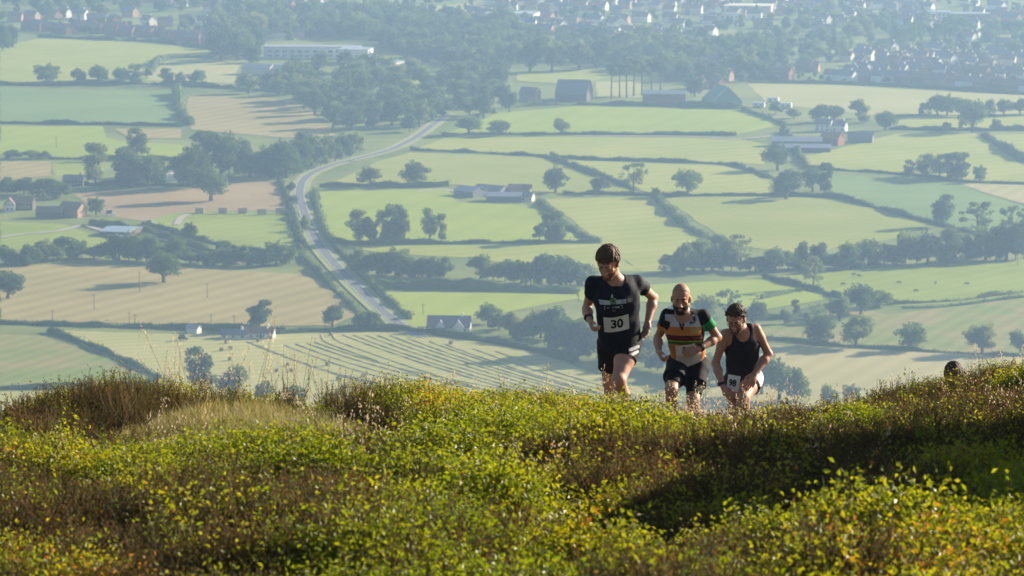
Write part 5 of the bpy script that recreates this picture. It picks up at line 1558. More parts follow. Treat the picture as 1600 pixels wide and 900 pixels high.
def hair_noise(amp, fr):
    return lambda X, Y, Z: amp * (np.sin(X * fr + 2 * np.sin(Z * fr * 0.6)) * np.sin(Y * fr * 0.9 + 1.3) + 0.6 * np.sin((X + Z) * fr * 1.7) * np.sin((Y - Z) * fr * 1.5))
def folds(amp, seed=0.0):
    return lambda X, Y, Z: amp * (np.sin(Z * 42 + X * 30 + 3 * np.sin(X * 14 + seed)) * 0.6 + np.sin(X * 55 - Z * 24 + Y * 20 + seed) * 0.4) * (0.6 + 0.4 * np.sin(Z * 9 + seed))

def hair_mesh(C, ax, m, infl, line=0.012, noise=None, extra=None, sc=1.0, ncut=(0.75, -0.66)):
    r, f, u = ax; A = np.array([r, f, u])
    S = SDF()
    S.ell(C + sc * (f * -0.016 + u * 0.040), A, np.array([0.073 + infl, 0.094 + infl, 0.084 + infl * 1.15]) * sc, 0.01)
    T = lambda x, y, z: C + sc * (r * x + f * y + u * z)
    if extra: extra(S, T)
    def cut(X, Y, Z):
        dx, dy, dz = X - C[0], Y - C[1], Z - C[2]
        y = dx * f[0] + dy * f[1] + dz * f[2]; z = dx * u[0] + dy * u[1] + dz * u[2]
        return np.maximum(ncut[0] * y + ncut[1] * z - line, -(z + 0.075)) * 0.9
    base = cut
    if extra is None: return S.mesh('hair', 0.0045, [m], cut=base, disp=noise)
    return S.mesh('hair', 0.0045, [m], cut=lambda X, Y, Z: base(X, Y, Z), disp=noise)

def tufts(C, ax, m, spec, sc=1.0):
    """locks of hair falling over the forehead / curls"""
    r, f, u = ax; S = SDF()
    T = lambda q: C + sc * (r * q[0] + f * q[1] + u * q[2])
    for a, b, ra, rb in spec: S.cone(T(a), T(b), ra, rb, 0.004)
    return S.mesh('fringe', 0.0045, [m])

def beard_mesh(C, ax, m, infl=0.004, sc=1.0, full=True):
    r, f, u = ax; A = np.array([r, f, u]); S = SDF()
    T = lambda x, y, z: C + sc * (r * x + f * y + u * z)
    S.ell(T(0, 0.022, -0.032), A, np.array([0.058 + infl, 0.066 + infl, 0.078 + infl]) * sc, 0.02)
    S.ell(T(0, 0.064, -0.095), A, np.array([0.027 + infl, 0.024 + infl, 0.023 + infl]) * sc, 0.02)
    for s in (-1, 1): S.cone(T(s * 0.050, 0.0, -0.050), T(s * 0.018, 0.058, -0.093), (0.0225 + infl) * sc, (0.0185 + infl) * sc, 0.02)
    S.ell(T(0, 0.087, -0.041), A, np.array([0.032, 0.016, 0.009]) * sc, 0.01)
    S.ell(T(0, 0.10, -0.061), A, np.array([0.021, 0.022, 0.009]) * sc, 0.006, 's')
    def cut(X, Y, Z):
        dx, dy, dz = X - C[0], Y - C[1], Z - C[2]
        x = dx * r[0] + dy * r[1] + dz * r[2]; y = dx * f[0] + dy * f[1] + dz * f[2]; z = dx * u[0] + dy * u[1] + dz * u[2]
        top = z + 0.036 + (0.55 * np.maximum(0.05 - np.abs(x), 0) * 0 if full else 0) - 0.5 * np.maximum(np.abs(x) - 0.034, 0) * (1.6 if full else 0)
        return np.maximum(top, -(y - (0.0 if full else 0.03))) * 0.9
    return S.mesh('beard', 0.0045, [m], cut=cut, disp=hair_noise(0.0015, 260))

def eyes_mesh(C, ax, m, sc=1.0):
    r, f, u = ax; S = SDF()
    for s in (-1, 1):
        S.ell(C + sc * (r * s * 0.031 + f * 0.0795 + u * 0.010), np.array([r, f, u]), np.array([0.0105, 0.0095, 0.0048]) * sc, 0.002)
    return S.mesh('eyes', 0.0025, [m])
def brow_mesh(C, ax, m, sc=1.0):
    r, f, u = ax; S = SDF()
    for s in (-1, 1):
        S.cone(C + sc * (r * s * 0.014 + f * 0.092 + u * 0.031), C + sc * (r * s * 0.046 + f * 0.078 + u * 0.033), 0.0055, 0.004, 0.003)
    return S.mesh('eyebrows', 0.0035, [m])

def stick(bvh, o, pts, n, off):
    """lay flat print on the cloth it is printed on"""
    out = []
    n = Vector(n).normalized()
    for p in pts:
        p = Vector(p)
        h = bvh.ray_cast(p + n * 0.25, -n, 0.5)
        out.append(tuple((h[0] + n * off) if h[0] is not None else p + n * off))
    return out

def bvh_of(me):
    return BVHTree.FromPolygons([v.co for v in me.vertices], [tuple(p.vertices) for p in me.polygons])

def text_pts(body, size, bold=0.0):
    cu = bpy.data.curves.new('lettering', 'FONT'); cu.body = body; cu.size = size; cu.align_x = 'CENTER'; cu.align_y = 'CENTER'; cu.offset = bold; cu.resolution_u = 4
    ob = bpy.data.objects.new('lettering', cu)
    me = bpy.data.meshes.new_from_object(ob)
    v = [tuple(q.co) for q in me.vertices]; f = [tuple(p.vertices) for p in me.polygons]
    bpy.data.objects.remove(ob)
    return v, f

def patch(bvh, C, U, V, N, w, h, off, nu=14, nv=10, skew=0.0, wob=0.0):
    v = []
    for j in range(nv + 1):
        for i in range(nu + 1):
            a, b = i / nu - 0.5, j / nv - 0.5
            v.append(C + U * (a * w + skew * b * h) + V * (b * h + wob * math.sin(a * 5) * h))
    f = [(j * (nu + 1) + i, j * (nu + 1) + i + 1, (j + 1) * (nu + 1) + i + 1, (j + 1) * (nu + 1) + i) for j in range(nv) for i in range(nu)]
    return stick(bvh, None, v, N, off), f

paper = mat('bib_paper', (0.72, 0.71, 0.66, 1), 0.6, 0.06, 12.0)
ink = mat('bib_ink', (0.012, 0.012, 0.014, 1), 0.6, 0.05)
print_white = mat('print_white', (0.46, 0.48, 0.46, 1), 0.7, 0.1, 60.0)
print_green = mat('print_green', (0.10, 0.19, 0.05, 1), 0.7, 0.1, 60.0)
watch_m = mat('watch_black', (0.012, 0.012, 0.014, 1), 0.35, 0.05, 10, 0.4)
shoe_m = mat('shoe_dark', (0.06, 0.06, 0.07, 1), 0.7)
eye_m = mat('eye_dark', (0.03, 0.022, 0.018, 1), 0.2, 0.1, 10, 0.5)

def number_bib(R, shirt_me, px, py, d, U, V, N, w, h, text, tsize, skew=0.0, toff=(0, 0), bold=0.012, label=None, parent=None):
    bv = bvh_of(shirt_me)
    C = R.P(px, py, d)
    v, f = patch(bv, C, U, V, N, w, h, 0.006, skew=skew, wob=0.02)
    me = mesh_from('race_number', v, f, [paper], smooth=True)
    b = R.add('race_number', me, label=label)
    tv, tf = text_pts(text, tsize, bold)
    bv2 = bvh_of(me)
    pts = [C + U * (q[0] * 0.95 + toff[0] + skew * q[1]) + V * (q[1] + toff[1]) for q in tv]
    link('digits', mesh_from('digits', stick(bv2, None, pts, N, 0.0025), tf, [ink]), b)
    return b

# ------------------------------------------------------------------ runner one: navy T-shirt, number 30
R = Runner(30.0, (968, 530), 'bearded runner in navy T-shirt with race number 30, head bowed')
P = R.P
ax = head_axes((-0.30, 0.80, -0.52), 0.02)
J = dict(head=P(950, 411, 0.30), hf=ax[1], hu=ax[2], neck=P(962, 436, 0.20), sl=P(927, 442, 0.17), sr=P(994, 441, 0.10), el=P(917, 482, 0.02), wl=P(921, 500, 0.24),
         er=P(1021, 465, -0.16), wr=P(1012, 503, -0.02), hl=P(953, 534, 0.0), hr=P(984, 532, 0.02), kl=P(953, 600, -0.18), al=P(957, 668, -0.42), kr=P(967, 594, 0.30), ar=P(981, 662, 0.08))
skin1 = skin_mat('skin_one', (0.50, 0.27, 0.185))
S = SDF()
hipm, sp, A = body(S, J); add_head(S, J['head'], ax, 1.03); feet(S, J)
add_hand(S, J['wl'], P(926, 514, 0.30) - J['wl'], W(1, 0.2, 0.2), W(0.5, 0.5, 0.8), 1.05)
add_hand(S, J['wr'], P(1008, 522, 0.02) - J['wr'], W(-0.7, 0.7, 0), W(-0.7, -0.1, 0.0) + W(0, 0.8, 0), 0.45)
R.add('body', S.mesh('body', 0.006, [skin1]))
hair1 = mat('hair_brown', (0.080, 0.042, 0.019, 1), 0.6, 0.4, 40.0, 0.25)
R.add('hair', hair_mesh(J['head'], ax, hair1, 0.015, -0.012, hair_noise(0.004, 150), sc=1.03))
rr = random.Random(3)
fr = []
for k in range(16):
    x = -0.062 + 0.124 * k / 15
    fr.append(((x * 0.9, 0.075 - abs(x) * 0.4, 0.085 - abs(x) * 0.25), (x * 1.02 + rr.uniform(-0.008, 0.008), 0.094 - abs(x) * 0.62, 0.060 + rr.uniform(-0.016, 0.014)), 0.011, 0.003))
for k in range(14):
    a = rr.uniform(-1.2, 1.2); fr.append(((0.05 * math.sin(a), -0.02 + rr.uniform(-0.05, 0.05), 0.11), (0.07 * math.sin(a) + 0.01, -0.03 + rr.uniform(-0.06, 0.07), 0.137 - 0.04 * abs(a)), 0.014, 0.004))
def locks(seed, n, infl, length, line):
    q = random.Random(seed); out = []
    while len(out) < n:
        d = nrm([q.gauss(0, 1), q.gauss(0, 1), abs(q.gauss(0, 1)) - 0.25])
        p = np.array([d[0] * (0.073 + infl), d[1] * (0.094 + infl) - 0.016, d[2] * (0.084 + infl) + 0.040])
        if 0.75 * p[1] - 0.66 * p[2] > line or p[2] < -0.05: continue
        tg = np.array([d[0] * 0.5 + q.uniform(-.3, .3), d[1] * 0.3 + 0.45 + q.uniform(-.3, .3), -0.75]); tg = nrm(tg - d * np.dot(tg, d) * 0.8)
        e = p + tg * length * q.uniform(0.6, 1.2)
        out.append((tuple(p), tuple(e), q.uniform(0.006, 0.010), 0.0022))
    return out
R.add('fringe', tufts(J['head'], ax, hair1, fr + locks(5, 150, 0.014, 0.036, -0.016), 1.03))
R.add('beard', beard_mesh(J['head'], ax, mat('beard_brown', (0.14, 0.070, 0.042, 1), 0.7, 0.4, 60.0), 0.0018, 1.03, False))
R.add('eyes', eyes_mesh(J['head'], ax, eye_m, 1.03)); R.add('eyebrows', brow_mesh(J['head'], ax, hair1, 1.03))
navy = cloth_mat('shirt_navy', (0.009, 0.0105, 0.024))
def tshirt(J, hipm, sp, A, hem, wid, loose, sleeve, sl_r, voxel=0.006, neck_r=0.072, seed=0.0, mats=None, colour=None, neckdrop=0.02):
    S = SDF(); sd, fw, up = A
    S.ell(hipm + sp * 0.72, A, (0.158 + loose, 0.110 + loose, 0.175), 0.05)
    S.etube(hipm + sp * 0.70, hipm + sp * hem, sd, (wid * 1.02, 0.120), (wid * 1.02, 0.130), 0.06)
    for s in 'lr':
        a, b = J['s' + s], J['e' + s]
        S.cone(J['neck'] - up * 0.035, a + up * 0.006, 0.060, 0.051, 0.05)
        S.cone(a, a + (b - a) * 0.15, 0.050, 0.051, 0.04)
        S.tube(a, a + (b - a) * sleeve, 0.051, sl_r, 0.02)
    nb = J['neck'] + fw * 0.030 - up * neckdrop
    S.ell(nb + up * 0.05, A, (neck_r, neck_r * 1.05, 0.075), 0.006, 's')
    return S.mesh('shirt', voxel, mats, disp=folds(0.0058, seed), colour=colour)
sh1 = tshirt(J, hipm, sp, A, -0.02, 0.167, 0.014, 0.46, 0.058, mats=[navy], seed=0.4)
shirt1 = R.add('shirt', sh1)
def shorts(J, hipm, sp, A, ext, r_hem, seed=0.0, mats=None, colour=None, name='shorts'):
    S = SDF(); sd, fw, up = A
    S.ell(hipm + sp * 0.05, A, (0.152, 0.120, 0.12), 0.04)
    for s in 'lr':
        h, k = J['h' + s], J['k' + s]
        S.cone(h, h + (k - h) * 0.15, 0.097, 0.097, 0.04)
        S.tube(h, h + (k - h) * ext[s], 0.097, r_hem, 0.03)
    return S.mesh(name, 0.006, mats, disp=folds(0.004, seed), colour=colour)
def sh1col(v):
    x, y = R1.px(v); c = np.tile(np.array([0.007, 0.007, 0.010]), (len(v), 1))
    for (x0, y0, x1, y1) in ((985, 546.5, 997, 541.5), (983, 556.5, 996, 549.5)):
        t = np.clip(((x - x0) * (x1 - x0) + (y - y0) * (y1 - y0)) / ((x1 - x0) ** 2 + (y1 - y0) ** 2), 0, 1)
        dd = np.hypot(x - x0 - t * (x1 - x0), y - y0 - t * (y1 - y0)); c[dd < 2.3] = (0.6, 0.6, 0.6)
    return c
R1 = R
R.add('shorts', shorts(J, hipm, sp, A, {'l': 0.60, 'r': 0.50}, 0.096, 1.0, [cloth_mat('shorts_black')], sh1col))
U, V, N = A[0], A[2], nrm(A[1] + W(0, 0.1, 0.05))
number_bib(R, sh1, 963.5, 505.5, 0.2, nrm(U + V * 0.05), V, N, 0.195, 0.132, '30', 0.105, label='white paper bib with black number 30', bold=0.0035)
bv = bvh_of(sh1)
C0 = P(957, 470.5, 0.25)
def chest_print(name, polys, m, parent, off=0.004):
    v, f = [], []
    for pl in polys:
        i = len(v); v += [C0 + U * (a / 200.0) + V * (b / 200.0) for a, b in pl]; f.append(tuple(range(i, i + len(pl))))
    return link(name, mesh_from(name, stick(bv, None, v, N, off), f, [m]), parent)
def chest_text(body, size, a, b, m, off=0.0055, bold=0.0):
    tv, tf = text_pts(body, size / 200.0, bold)
    pts = [C0 + U * (a / 200.0 + q[0]) + V * (b / 200.0 + q[1]) for q in tv]
    return link('lettering', mesh_from('lettering', stick(bv, None, pts, N, off), tf, [m]), shirt1)
def strip(x0, x1, y0, y1, n): return [[(x0 + (x1 - x0) * k / n, y0), (x0 + (x1 - x0) * (k + 1) / n, y0), (x0 + (x1 - x0) * (k + 1) / n, y1), (x0 + (x1 - x0) * k / n, y1)] for k in range(n)]
chest_print('banner', strip(-19, -4.5, -3, 3, 5) + strip(4.5, 19, -3, 3, 5) + [[(-21, 3), (-19, 3), (-19, -3), (-20.5, -3), (-19.7, 0)], [(21, 3), (19, 3), (19, -3), (20.5, -3), (19.7, 0)]], print_white, shirt1)
chest_print('hill_emblem', [[(-5.5, 2.5), (0, 2.5), (-2, 7), (-4, 5)], [(0, 2.5), (6, 2.5), (3.5, 6), (-1, 9)], [(-4, -2.5), (4, -2.5), (4, 2.3), (-4, 2.3)]], print_green, shirt1, 0.0045)
chest_print('figure_emblem', [[(-2.8, 8), (-1.5, 12), (0.4, 14), (0.9, 10), (-0.6, 7.5)], [(3.0, 7), (6.5, 2.8), (5.0, 2.8), (2.2, 6.6)]], print_white, shirt1, 0.005)
chest_print('frame_emblem', [[(-14, -5.2), (14, -5.2), (14, -5.9), (-14, -5.9)], [(-14, -10.2), (14, -10.2), (14, -10.9), (-14, -10.9)], [(-14, -5.9), (-13.3, -5.9), (-13.3, -10.2), (-14, -10.2)], [(13.3, -5.9), (14, -5.9), (14, -10.2), (13.3, -10.2)]], print_white, shirt1)
chest_text('RIDGE', 4.6, -11.7, 0, ink); chest_text('TRAIL', 4.6, 11.7, 0, ink); chest_text('IN THE', 2.4, 0, -0.4, print_white)
chest_text('BY', 3.6, -8.5, -8, print_white); chest_text('UTMB', 4.2, 3.5, -8, print_white, bold=0.0006); chest_text('2023', 2.6, 0, -14, print_white)
def watch(J, s, R, face_dir):
    a, b = J['w' + s], J['e' + s]; d = nrm(b - a); c = a + d * 0.035
    S = SDF(); S.tube(c - d * 0.012, c + d * 0.012, 0.0345, 0.036, 0.004); R_ = nrm(np.asarray(face_dir) - d * np.dot(face_dir, d))
    S.tube(c + R_ * 0.028, c + R_ * 0.042, 0.021, 0.020, 0.004)
    return R.add('watch', S.mesh('watch', 0.004, [watch_m]))
watch(J, 'l', R, W(-0.9, 0.3, 0.2)); R.add('shoes', shoes(J, shoe_m))

# ------------------------------------------------------------------ runner two: cycling jersey
R = Runner(33.0, (1076, 562), 'bald bearded runner in colourful banded cycling jersey and black shorts')
P = R.P
ax = head_axes((-0.10, 0.95, -0.24), 0.0)
J = dict(head=P(1064, 467, 0.30), hf=ax[1], hu=ax[2], neck=P(1067, 490, 0.26), sl=P(1043, 493, 0.24), sr=P(1099, 494, 0.20), el=P(1028, 528, 0.05), wl=P(1029, 549, 0.26),
         er=P(1121, 527, 0.06), wr=P(1091, 546, 0.24), hl=P(1061, 565, 0.0), hr=P(1091, 567, 0.0), kl=P(1049, 609, 0.32), al=P(1049, 676, 0.15), kr=P(1083, 624, 0.26), ar=P(1087, 690, 0.06))
skin2 = skin_mat('skin_two', (0.44, 0.225, 0.145))
S = SDF(); hipm, sp, A = body(S, J); add_head(S, J['head'], ax, 1.03); feet(S, J)
add_hand(S, J['wl'], P(1034, 561, 0.32) - J['wl'], W(0.9, 0.1, 0.3), W(0.3, 0.8, 0.4), 1.1)
add_hand(S, J['wr'], P(1073, 551, 0.27) - J['wr'], W(-0.1, -0.9, -0.3), W(0, 0, 1), 0.7)
R.add('body', S.mesh('body', 0.006, [skin2]))
stub = mat('hair_stubble', (0.36, 0.195, 0.13, 1), 0.6, 0.35, 60.0)
R.add('hair', hair_mesh(J['head'], ax, stub, 0.0012, -0.028, None, sc=1.03))
R.add('beard', beard_mesh(J['head'], ax, mat('beard_dark', (0.022, 0.015, 0.011, 1), 0.7, 0.4, 60.0), 0.0045, 1.03, False))
R.add('eyes', eyes_mesh(J['head'], ax, eye_m, 1.03)); R.add('eyebrows', brow_mesh(J['head'], ax, mat('brow_dark', (0.03, 0.02, 0.015, 1)), 1.03))
R2, J2 = R, J
def jersey(v):
    x, y = R2.px(v)
    zx, zy = (x - 1010) * 4.09, (y - 430) * 4.09          # measured drawing of the print
    c = np.tile(np.array([0.008, 0.008, 0.010]), (len(v), 1))
    OR, WH, RD, GN, YL = (0.62, 0.20, 0.045), (0.56, 0.55, 0.58), (0.20, 0.012, 0.025), (0.03, 0.14, 0.02), (0.42, 0.42, 0.02)
    bend = 8 * ((zx - 270) / 110) ** 2
    yy = zy + bend * 0.6
    torso = (zx > 120) & (zx < 392)
    m = torso & (yy > 256) & (yy < 336) & ((zx < 236) | (zx < 352 - (336 - yy) * 0.35)); c[m] = WH
    c[torso & (yy >= 332) & (yy < 388)] = OR
    c[torso & (yy >= 336) & (yy < 372) & (zx > 280) & (zx < 335)] = (0.50, 0.36, 0.13)
    c[torso & (yy >= 396) & (yy < 412)] = RD
    c[torso & (yy >= 420) & (yy < 428)] = YL
    c[torso & (yy >= 428) & (yy < 444)] = GN
    c[torso & (yy >= 444)] = OR
    c[torso & (yy >= 452) & (zx > 190) & (zx < 350)] = (0.70, 0.66, 0.62)
    c[(zx > 352) & (zx < 392) & (yy < 396) & (zy > 250)] = (0.008, 0.008, 0.01)
    # open zip: skin between the collar flaps
    half = (352 - zy) * 0.30
    v_ = (zy > 200) & (zy < 350) & (np.abs(zx - (228 - (zy - 350) * -0.05)) < half) & (zx > 170)
    c[v_] = (0.40, 0.205, 0.135)
    ed = (zy > 215) & (zy < 356) & (np.abs(np.abs(zx - (228 - (zy - 350) * -0.05)) - half) < 5); c[ed] = (0.006, 0.006, 0.01)
    for s, colr, t0, t1 in (('l', OR, 0.34, 0.6), ('r', (0.02, 0.27, 0.085), 0.12, 0.7)):
        a, b = J2['s' + s], J2['e' + s]; ab = b - a; t = ((v - a) @ ab) / (ab @ ab)
        dist = np.linalg.norm(v - a - t[:, None] * ab, axis=1)
        out = (v[:, 0] < a[0] + 0.02) if s == 'l' else (v[:, 0] > a[0] - 0.02)
        c[(t > 0.0) & (t < 1) & (dist < 0.09) & out] = (0.008, 0.008, 0.010)
        c[(t > t0) & (t < t1) & (dist < 0.09) & out] = colr
    return c
sh2 = tshirt(J, hipm, sp, A, 0.10, 0.150, 0.006, 0.50, 0.056, voxel=0.0055, mats=[cloth_mat('jersey')], colour=jersey, seed=2.0, neck_r=0.076, neckdrop=0.035)
jer = R.add('shirt', sh2)
U, V, N = A[0], A[2], nrm(A[1] + W(0, 0.15, 0.05))
bv = bvh_of(sh2)
# round chest badge with a pale face-like motif
Cb = P(1082.5, 503.0, 0.35)
def disc(r0, r1, n=22): return [[(r0 * math.cos(6.283 * k / n), r0 * math.sin(6.283 * k / n)), (r1 * math.cos(6.283 * k / n), r1 * math.sin(6.283 * k / n)), (r1 * math.cos(6.283 * (k + 1) / n), r1 * math.sin(6.283 * (k + 1) / n)), (r0 * math.cos(6.283 * (k + 1) / n), r0 * math.sin(6.283 * (k + 1) / n))] for k in range(n)]
def badge(name, polys, m, off):
    v, f = [], []
    for pl in polys:
        i = len(v); v += [Cb + U * a + V * b for a, b in pl]; f.append(tuple(range(i, i + len(pl))))
    return link(name, mesh_from(name, stick(bv, None, v, N, off), f, [m]), jer)
badge('badge', disc(0.004, 0.040) , ink, 0.004); badge('badge_ring', disc(0.030, 0.033), print_white, 0.0055)
badge('badge_motif', [[(-0.018, 0.014), (0.018, 0.014), (0.010, -0.004), (-0.010, -0.004)], [(-0.008, -0.006), (0.008, -0.006), (0.005, -0.022), (-0.005, -0.022)]], print_white, 0.0055)
black2 = cloth_mat('shorts_black_two', (0.006, 0.006, 0.008))
R.add('shorts', shorts(J, hipm, sp, A, {'l': 0.62, 'r': 0.60}, 0.104, 2.0, [black2]))
S = SDF()
for s, e_ in (('l', 0.84), ('r', 0.88)):
    h, k = J['h' + s], J['k' + s]; S.tube(h + (k - h) * 0.3, h + (k - h) * e_, 0.092, 0.068, 0.01)
R.add('tights', S.mesh('tights', 0.006, [black2], disp=folds(0.0015, 1)))
number_bib(R, sh2, 1072, 549, 0.25, U, V, N, 0.17, 0.11, '5', 0.085, toff=(-0.012, 0.0), bold=0.003, label='white bib partly covered by the hand')
watch(J, 'r', R, W(0.2, 0.9, 0.4)); R.add('shoes', shoes(J, shoe_m))
Sc = SDF()      # stand-up collar
for s, dx in (('l', -1), ('r', 1)):
    Sc.cone(J['neck'] + A[0] * dx * 0.072 + A[1] * 0.0 + A[2] * 0.015, J['neck'] + A[0] * dx * 0.045 + A[1] * 0.075 - A[2] * 0.035, 0.013, 0.009, 0.005)
R.add('collar', Sc.mesh('collar', 0.005, [cloth_mat('collar_check', (0.22, 0.20, 0.22))]))

# ------------------------------------------------------------------ runner three: navy vest, glasses, number 98
R = Runner(35.0, (1162, 590), 'bent runner in navy vest and glasses with race number 98, hand on thigh')
P = R.P
ax = head_axes((-0.24, 0.84, -0.46), 0.03)
J = dict(head=P(1150, 499, 0.36), hf=ax[1], hu=ax[2], neck=P(1158, 514, 0.29), sl=P(1133, 523, 0.30), sr=P(1181, 515, 0.22), el=P(1118, 567, 0.20), wl=P(1130, 605, 0.28),
         er=P(1201, 553, 0.14), wr=P(1179, 584, 0.28), hl=P(1148, 592, 0.0), hr=P(1176, 590, 0.0), kl=P(1147, 638, 0.28), al=P(1146, 702, 0.05), kr=P(1162, 622, 0.36), ar=P(1163, 690, 0.2))
skin3 = skin_mat('skin_three', (0.46, 0.245, 0.165))
S = SDF(); hipm, sp, A = body(S, J); add_head(S, J['head'], ax, 1.04); feet(S, J)
add_hand(S, J['wl'], P(1137, 620, 0.32) - J['wl'], W(0.6, -0.5, 0), W(0.6, 0.6, 0), 0.5)
add_hand(S, J['wr'], P(1171, 606, 0.36) - J['wr'], W(-0.3, -0.8, -0.4), W(-1, 0, 0.2), 0.5)
R.add('body', S.mesh('body', 0.006, [skin3]))
hair3 = mat('hair_dark_brown', (0.050, 0.030, 0.017, 1), 0.65, 0.5, 40.0, 0.25)
R.add('hair', hair_mesh(J['head'], ax, hair3, 0.013, -0.014, hair_noise(0.004, 190), sc=1.04))
fr = []
for k in range(70):
    a, b = rr.uniform(-1.5, 1.5), rr.uniform(-0.5, 2.2)
    p = (0.085 * math.sin(a), 0.10 * math.cos(a) * math.cos(b) - 0.015, 0.04 + 0.095 * abs(math.cos(a)) * math.sin(max(b, 0.55)))
    if p[1] > 0.04 and p[2] < 0.085: continue
    fr.append((p, (p[0] * 1.05 + rr.uniform(-.008, .008), p[1] * 1.03 + rr.uniform(-.008, .008), p[2] + rr.uniform(0, 0.008)), 0.009, 0.005))
R.add('curls', tufts(J['head'], ax, hair3, fr, 1.04))
R.add('beard', beard_mesh(J['head'], ax, mat('beard_three', (0.11, 0.062, 0.042, 1), 0.7, 0.4, 60.0), 0.0018, 1.04, False))
R.add('eyes', eyes_mesh(J['head'], ax, eye_m, 1.04)); R.add('eyebrows', brow_mesh(J['head'], ax, hair3, 1.04))
mb = MB(); r_, f_, u_ = ax
for s in (-1, 1):
    ring = [J['head'] + 1.04 * (r_ * (s * 0.033 + 0.025 * math.cos(w)) + f_ * (0.105 - 0.006 * abs(math.cos(w))) + u_ * (0.008 + 0.018 * math.sin(w))) for w in np.linspace(0, 6.2832, 19)]
    mb.tube(ring, 0.0022, 5)
    mb.tube([J['head'] + 1.04 * (r_ * s * 0.058 + f_ * 0.10 + u_ * 0.012), J['head'] + 1.04 * (r_ * s * 0.079 + f_ * 0.01 + u_ * 0.014)], 0.002, 5)
mb.tube([J['head'] + 1.04 * (r_ * -0.009 + f_ * 0.108 + u_ * 0.012), J['head'] + 1.04 * (r_ * 0.009 + f_ * 0.108 + u_ * 0.012)], 0.002, 5)
R.add('glasses', mb.mesh('glasses', watch_m, True))
S = SDF(); sd, fw, up = A
S.ell(hipm + sp * 0.72, A, (0.168, 0.118, 0.165), 0.05)
S.etube(hipm + sp * 0.72, hipm + sp * 0.02, sd, (0.155, 0.118), (0.165, 0.135), 0.05)
for s in 'lr':
    S.cone(J['neck'] - up * 0.05 + (J['s' + s] - J['neck']) * 0.45, J['neck'] + (J['s' + s] - J['neck']) * 0.52 - up * 0.0, 0.062, 0.058, 0.04)
    S.ell(J['s' + s] + fw * 0.005 + up * 0.0, A, (0.052, 0.15, 0.10), 0.008, 's')
S.ell(J['neck'] + fw * 0.05 + up * 0.01, A, (0.066, 0.10, 0.10), 0.008, 's')
sh3 = S.mesh('vest', 0.006, [cloth_mat('vest_navy', (0.016, 0.014, 0.026))], disp=folds(0.005, 3.0))
R.add('vest', sh3)
R3 = R
def s3col(v):
    x, y = R3.px(v); c = np.tile(np.array([0.010, 0.009, 0.014]), (len(v), 1)); c[(x > 1181.5) & (y > 578) & (y < 604)] = (0.62, 0.62, 0.62); return c
shorts3 = shorts(J, hipm, sp, A, {'l': 0.5, 'r': 0.42}, 0.108, 4.0, [cloth_mat('shorts_three')], s3col)
R.add('shorts', shorts3)
C = P(1145.5, 599, 0.30); Nb = nrm(W(-0.15, 1, 0.05)); Ub = nrm(W(0.98, 0.1, -0.16)); Vb = nrm(np.cross(Nb, Ub)); Vb = Vb if Vb[2] > 0 else -Vb
v, f = [], []
for j in range(9):
    for i in range(9):
        a, b = i / 8 - 0.5, j / 8 - 0.5
        v.append(tuple(C + Ub * a * 0.115 + Vb * b * 0.15 + Nb * (-0.9 * (a * 0.115) ** 2 * 4 + 0.004 * math.sin(b * 6))))
f = [(j * 9 + i, j * 9 + i + 1, (j + 1) * 9 + i + 1, (j + 1) * 9 + i) for j in range(8) for i in range(8)]
bme = mesh_from('race_number', v, f, [paper], smooth=True); bb = R.add('race_number', bme, label='white bib with number 98 on the hip')
tv, tf = text_pts('98', 0.085, 0.003)
link('digits', mesh_from('digits', stick(bvh_of(bme), None, [C + Ub * (q[0] * 0.8 - 0.006) + Vb * q[1] for q in tv], Nb, 0.003), tf, [ink]), bb)
S = SDF(); S.etube(hipm + up * 0.035, hipm + up * 0.055, sd, (0.172, 0.142), (0.172, 0.142), 0.004)
R.add('number_belt', S.mesh('number_belt', 0.006, [watch_m]))
watch(J, 'l', R, W(-0.9, 0.3, 0.2)); R.add('shoes', shoes(J, shoe_m))

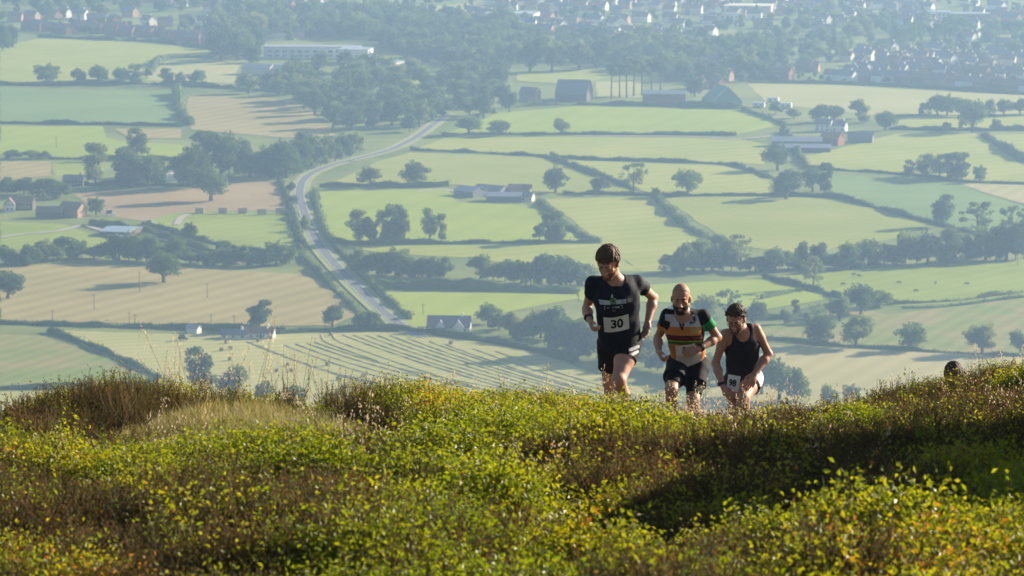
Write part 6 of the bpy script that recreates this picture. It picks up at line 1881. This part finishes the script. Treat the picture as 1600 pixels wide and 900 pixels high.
# ------------------------------------------------------------------ runner four: only the crown of the head shows above the heather
R = Runner(34.0, (1492, 690), 'dark-haired person whose head top shows behind the right heather ridge')
P = R.P
ax = head_axes((-0.1, 0.85, -0.5), 0.0)
J = dict(head=P(1490, 589, 0.28), hf=ax[1], hu=ax[2], neck=P(1493, 606, 0.2), sl=P(1465, 612, 0.18), sr=P(1521, 612, 0.18), el=P(1453, 655, 0.1), wl=P(1460, 690, 0.25), er=P(1533, 655, 0.1), wr=P(1525, 690, 0.25),
         hl=P(1478, 692, 0), hr=P(1506, 692, 0), kl=P(1474, 750, 0.2), al=P(1476, 815, 0.0), kr=P(1508, 755, 0.1), ar=P(1508, 825, -0.15))
S = SDF(); hipm, sp, A = body(S, J); add_head(S, J['head'], ax, 1.0); feet(S, J)
for s in 'lr': add_hand(S, J['w' + s], W(0.1 if s == 'l' else -0.1, 0.5, -0.6), W(1 if s == 'l' else -1, 0, 0), W(0, 1, 0.5), 0.9)
R.add('body', S.mesh('body', 0.008, [skin2]))
R.add('hair', hair_mesh(J['head'], ax, hair3, 0.014, 0.010, hair_noise(0.004, 170)))
R.add('shirt', tshirt(J, hipm, sp, A, 0.0, 0.158, 0.012, 0.5, 0.070, voxel=0.008, mats=[cloth_mat('shirt_grey', (0.10, 0.10, 0.11))]))
R.add('shorts', shorts(J, hipm, sp, A, {'l': 0.6, 'r': 0.6}, 0.1, 5.0, [black2])); R.add('shoes', shoes(J, shoe_m))
# ================================================================== the summer haze lying over the valley
hz = bpy.data.materials.new('haze_air'); hz.use_nodes = True
ht = hz.node_tree
for n_ in list(ht.nodes):
    if n_.type != 'OUTPUT_MATERIAL': ht.nodes.remove(n_)
pv = ht.nodes.new('ShaderNodeVolumePrincipled')
pv.inputs['Color'].default_value = (0.44, 0.665, 1.0, 1)
pv.inputs['Density'].default_value = HAZE_D
pv.inputs['Anisotropy'].default_value = 0.35
ht.links.new(pv.outputs[0], ht.nodes['Material Output'].inputs['Volume'])
mb = MB(); mb.box(-5400, 5400, -1100, 8900, -2.5, 279.0)
link('haze', mb.mesh('haze', hz), kind='stuff', label='pale blue summer haze lying over the valley', cat='haze')
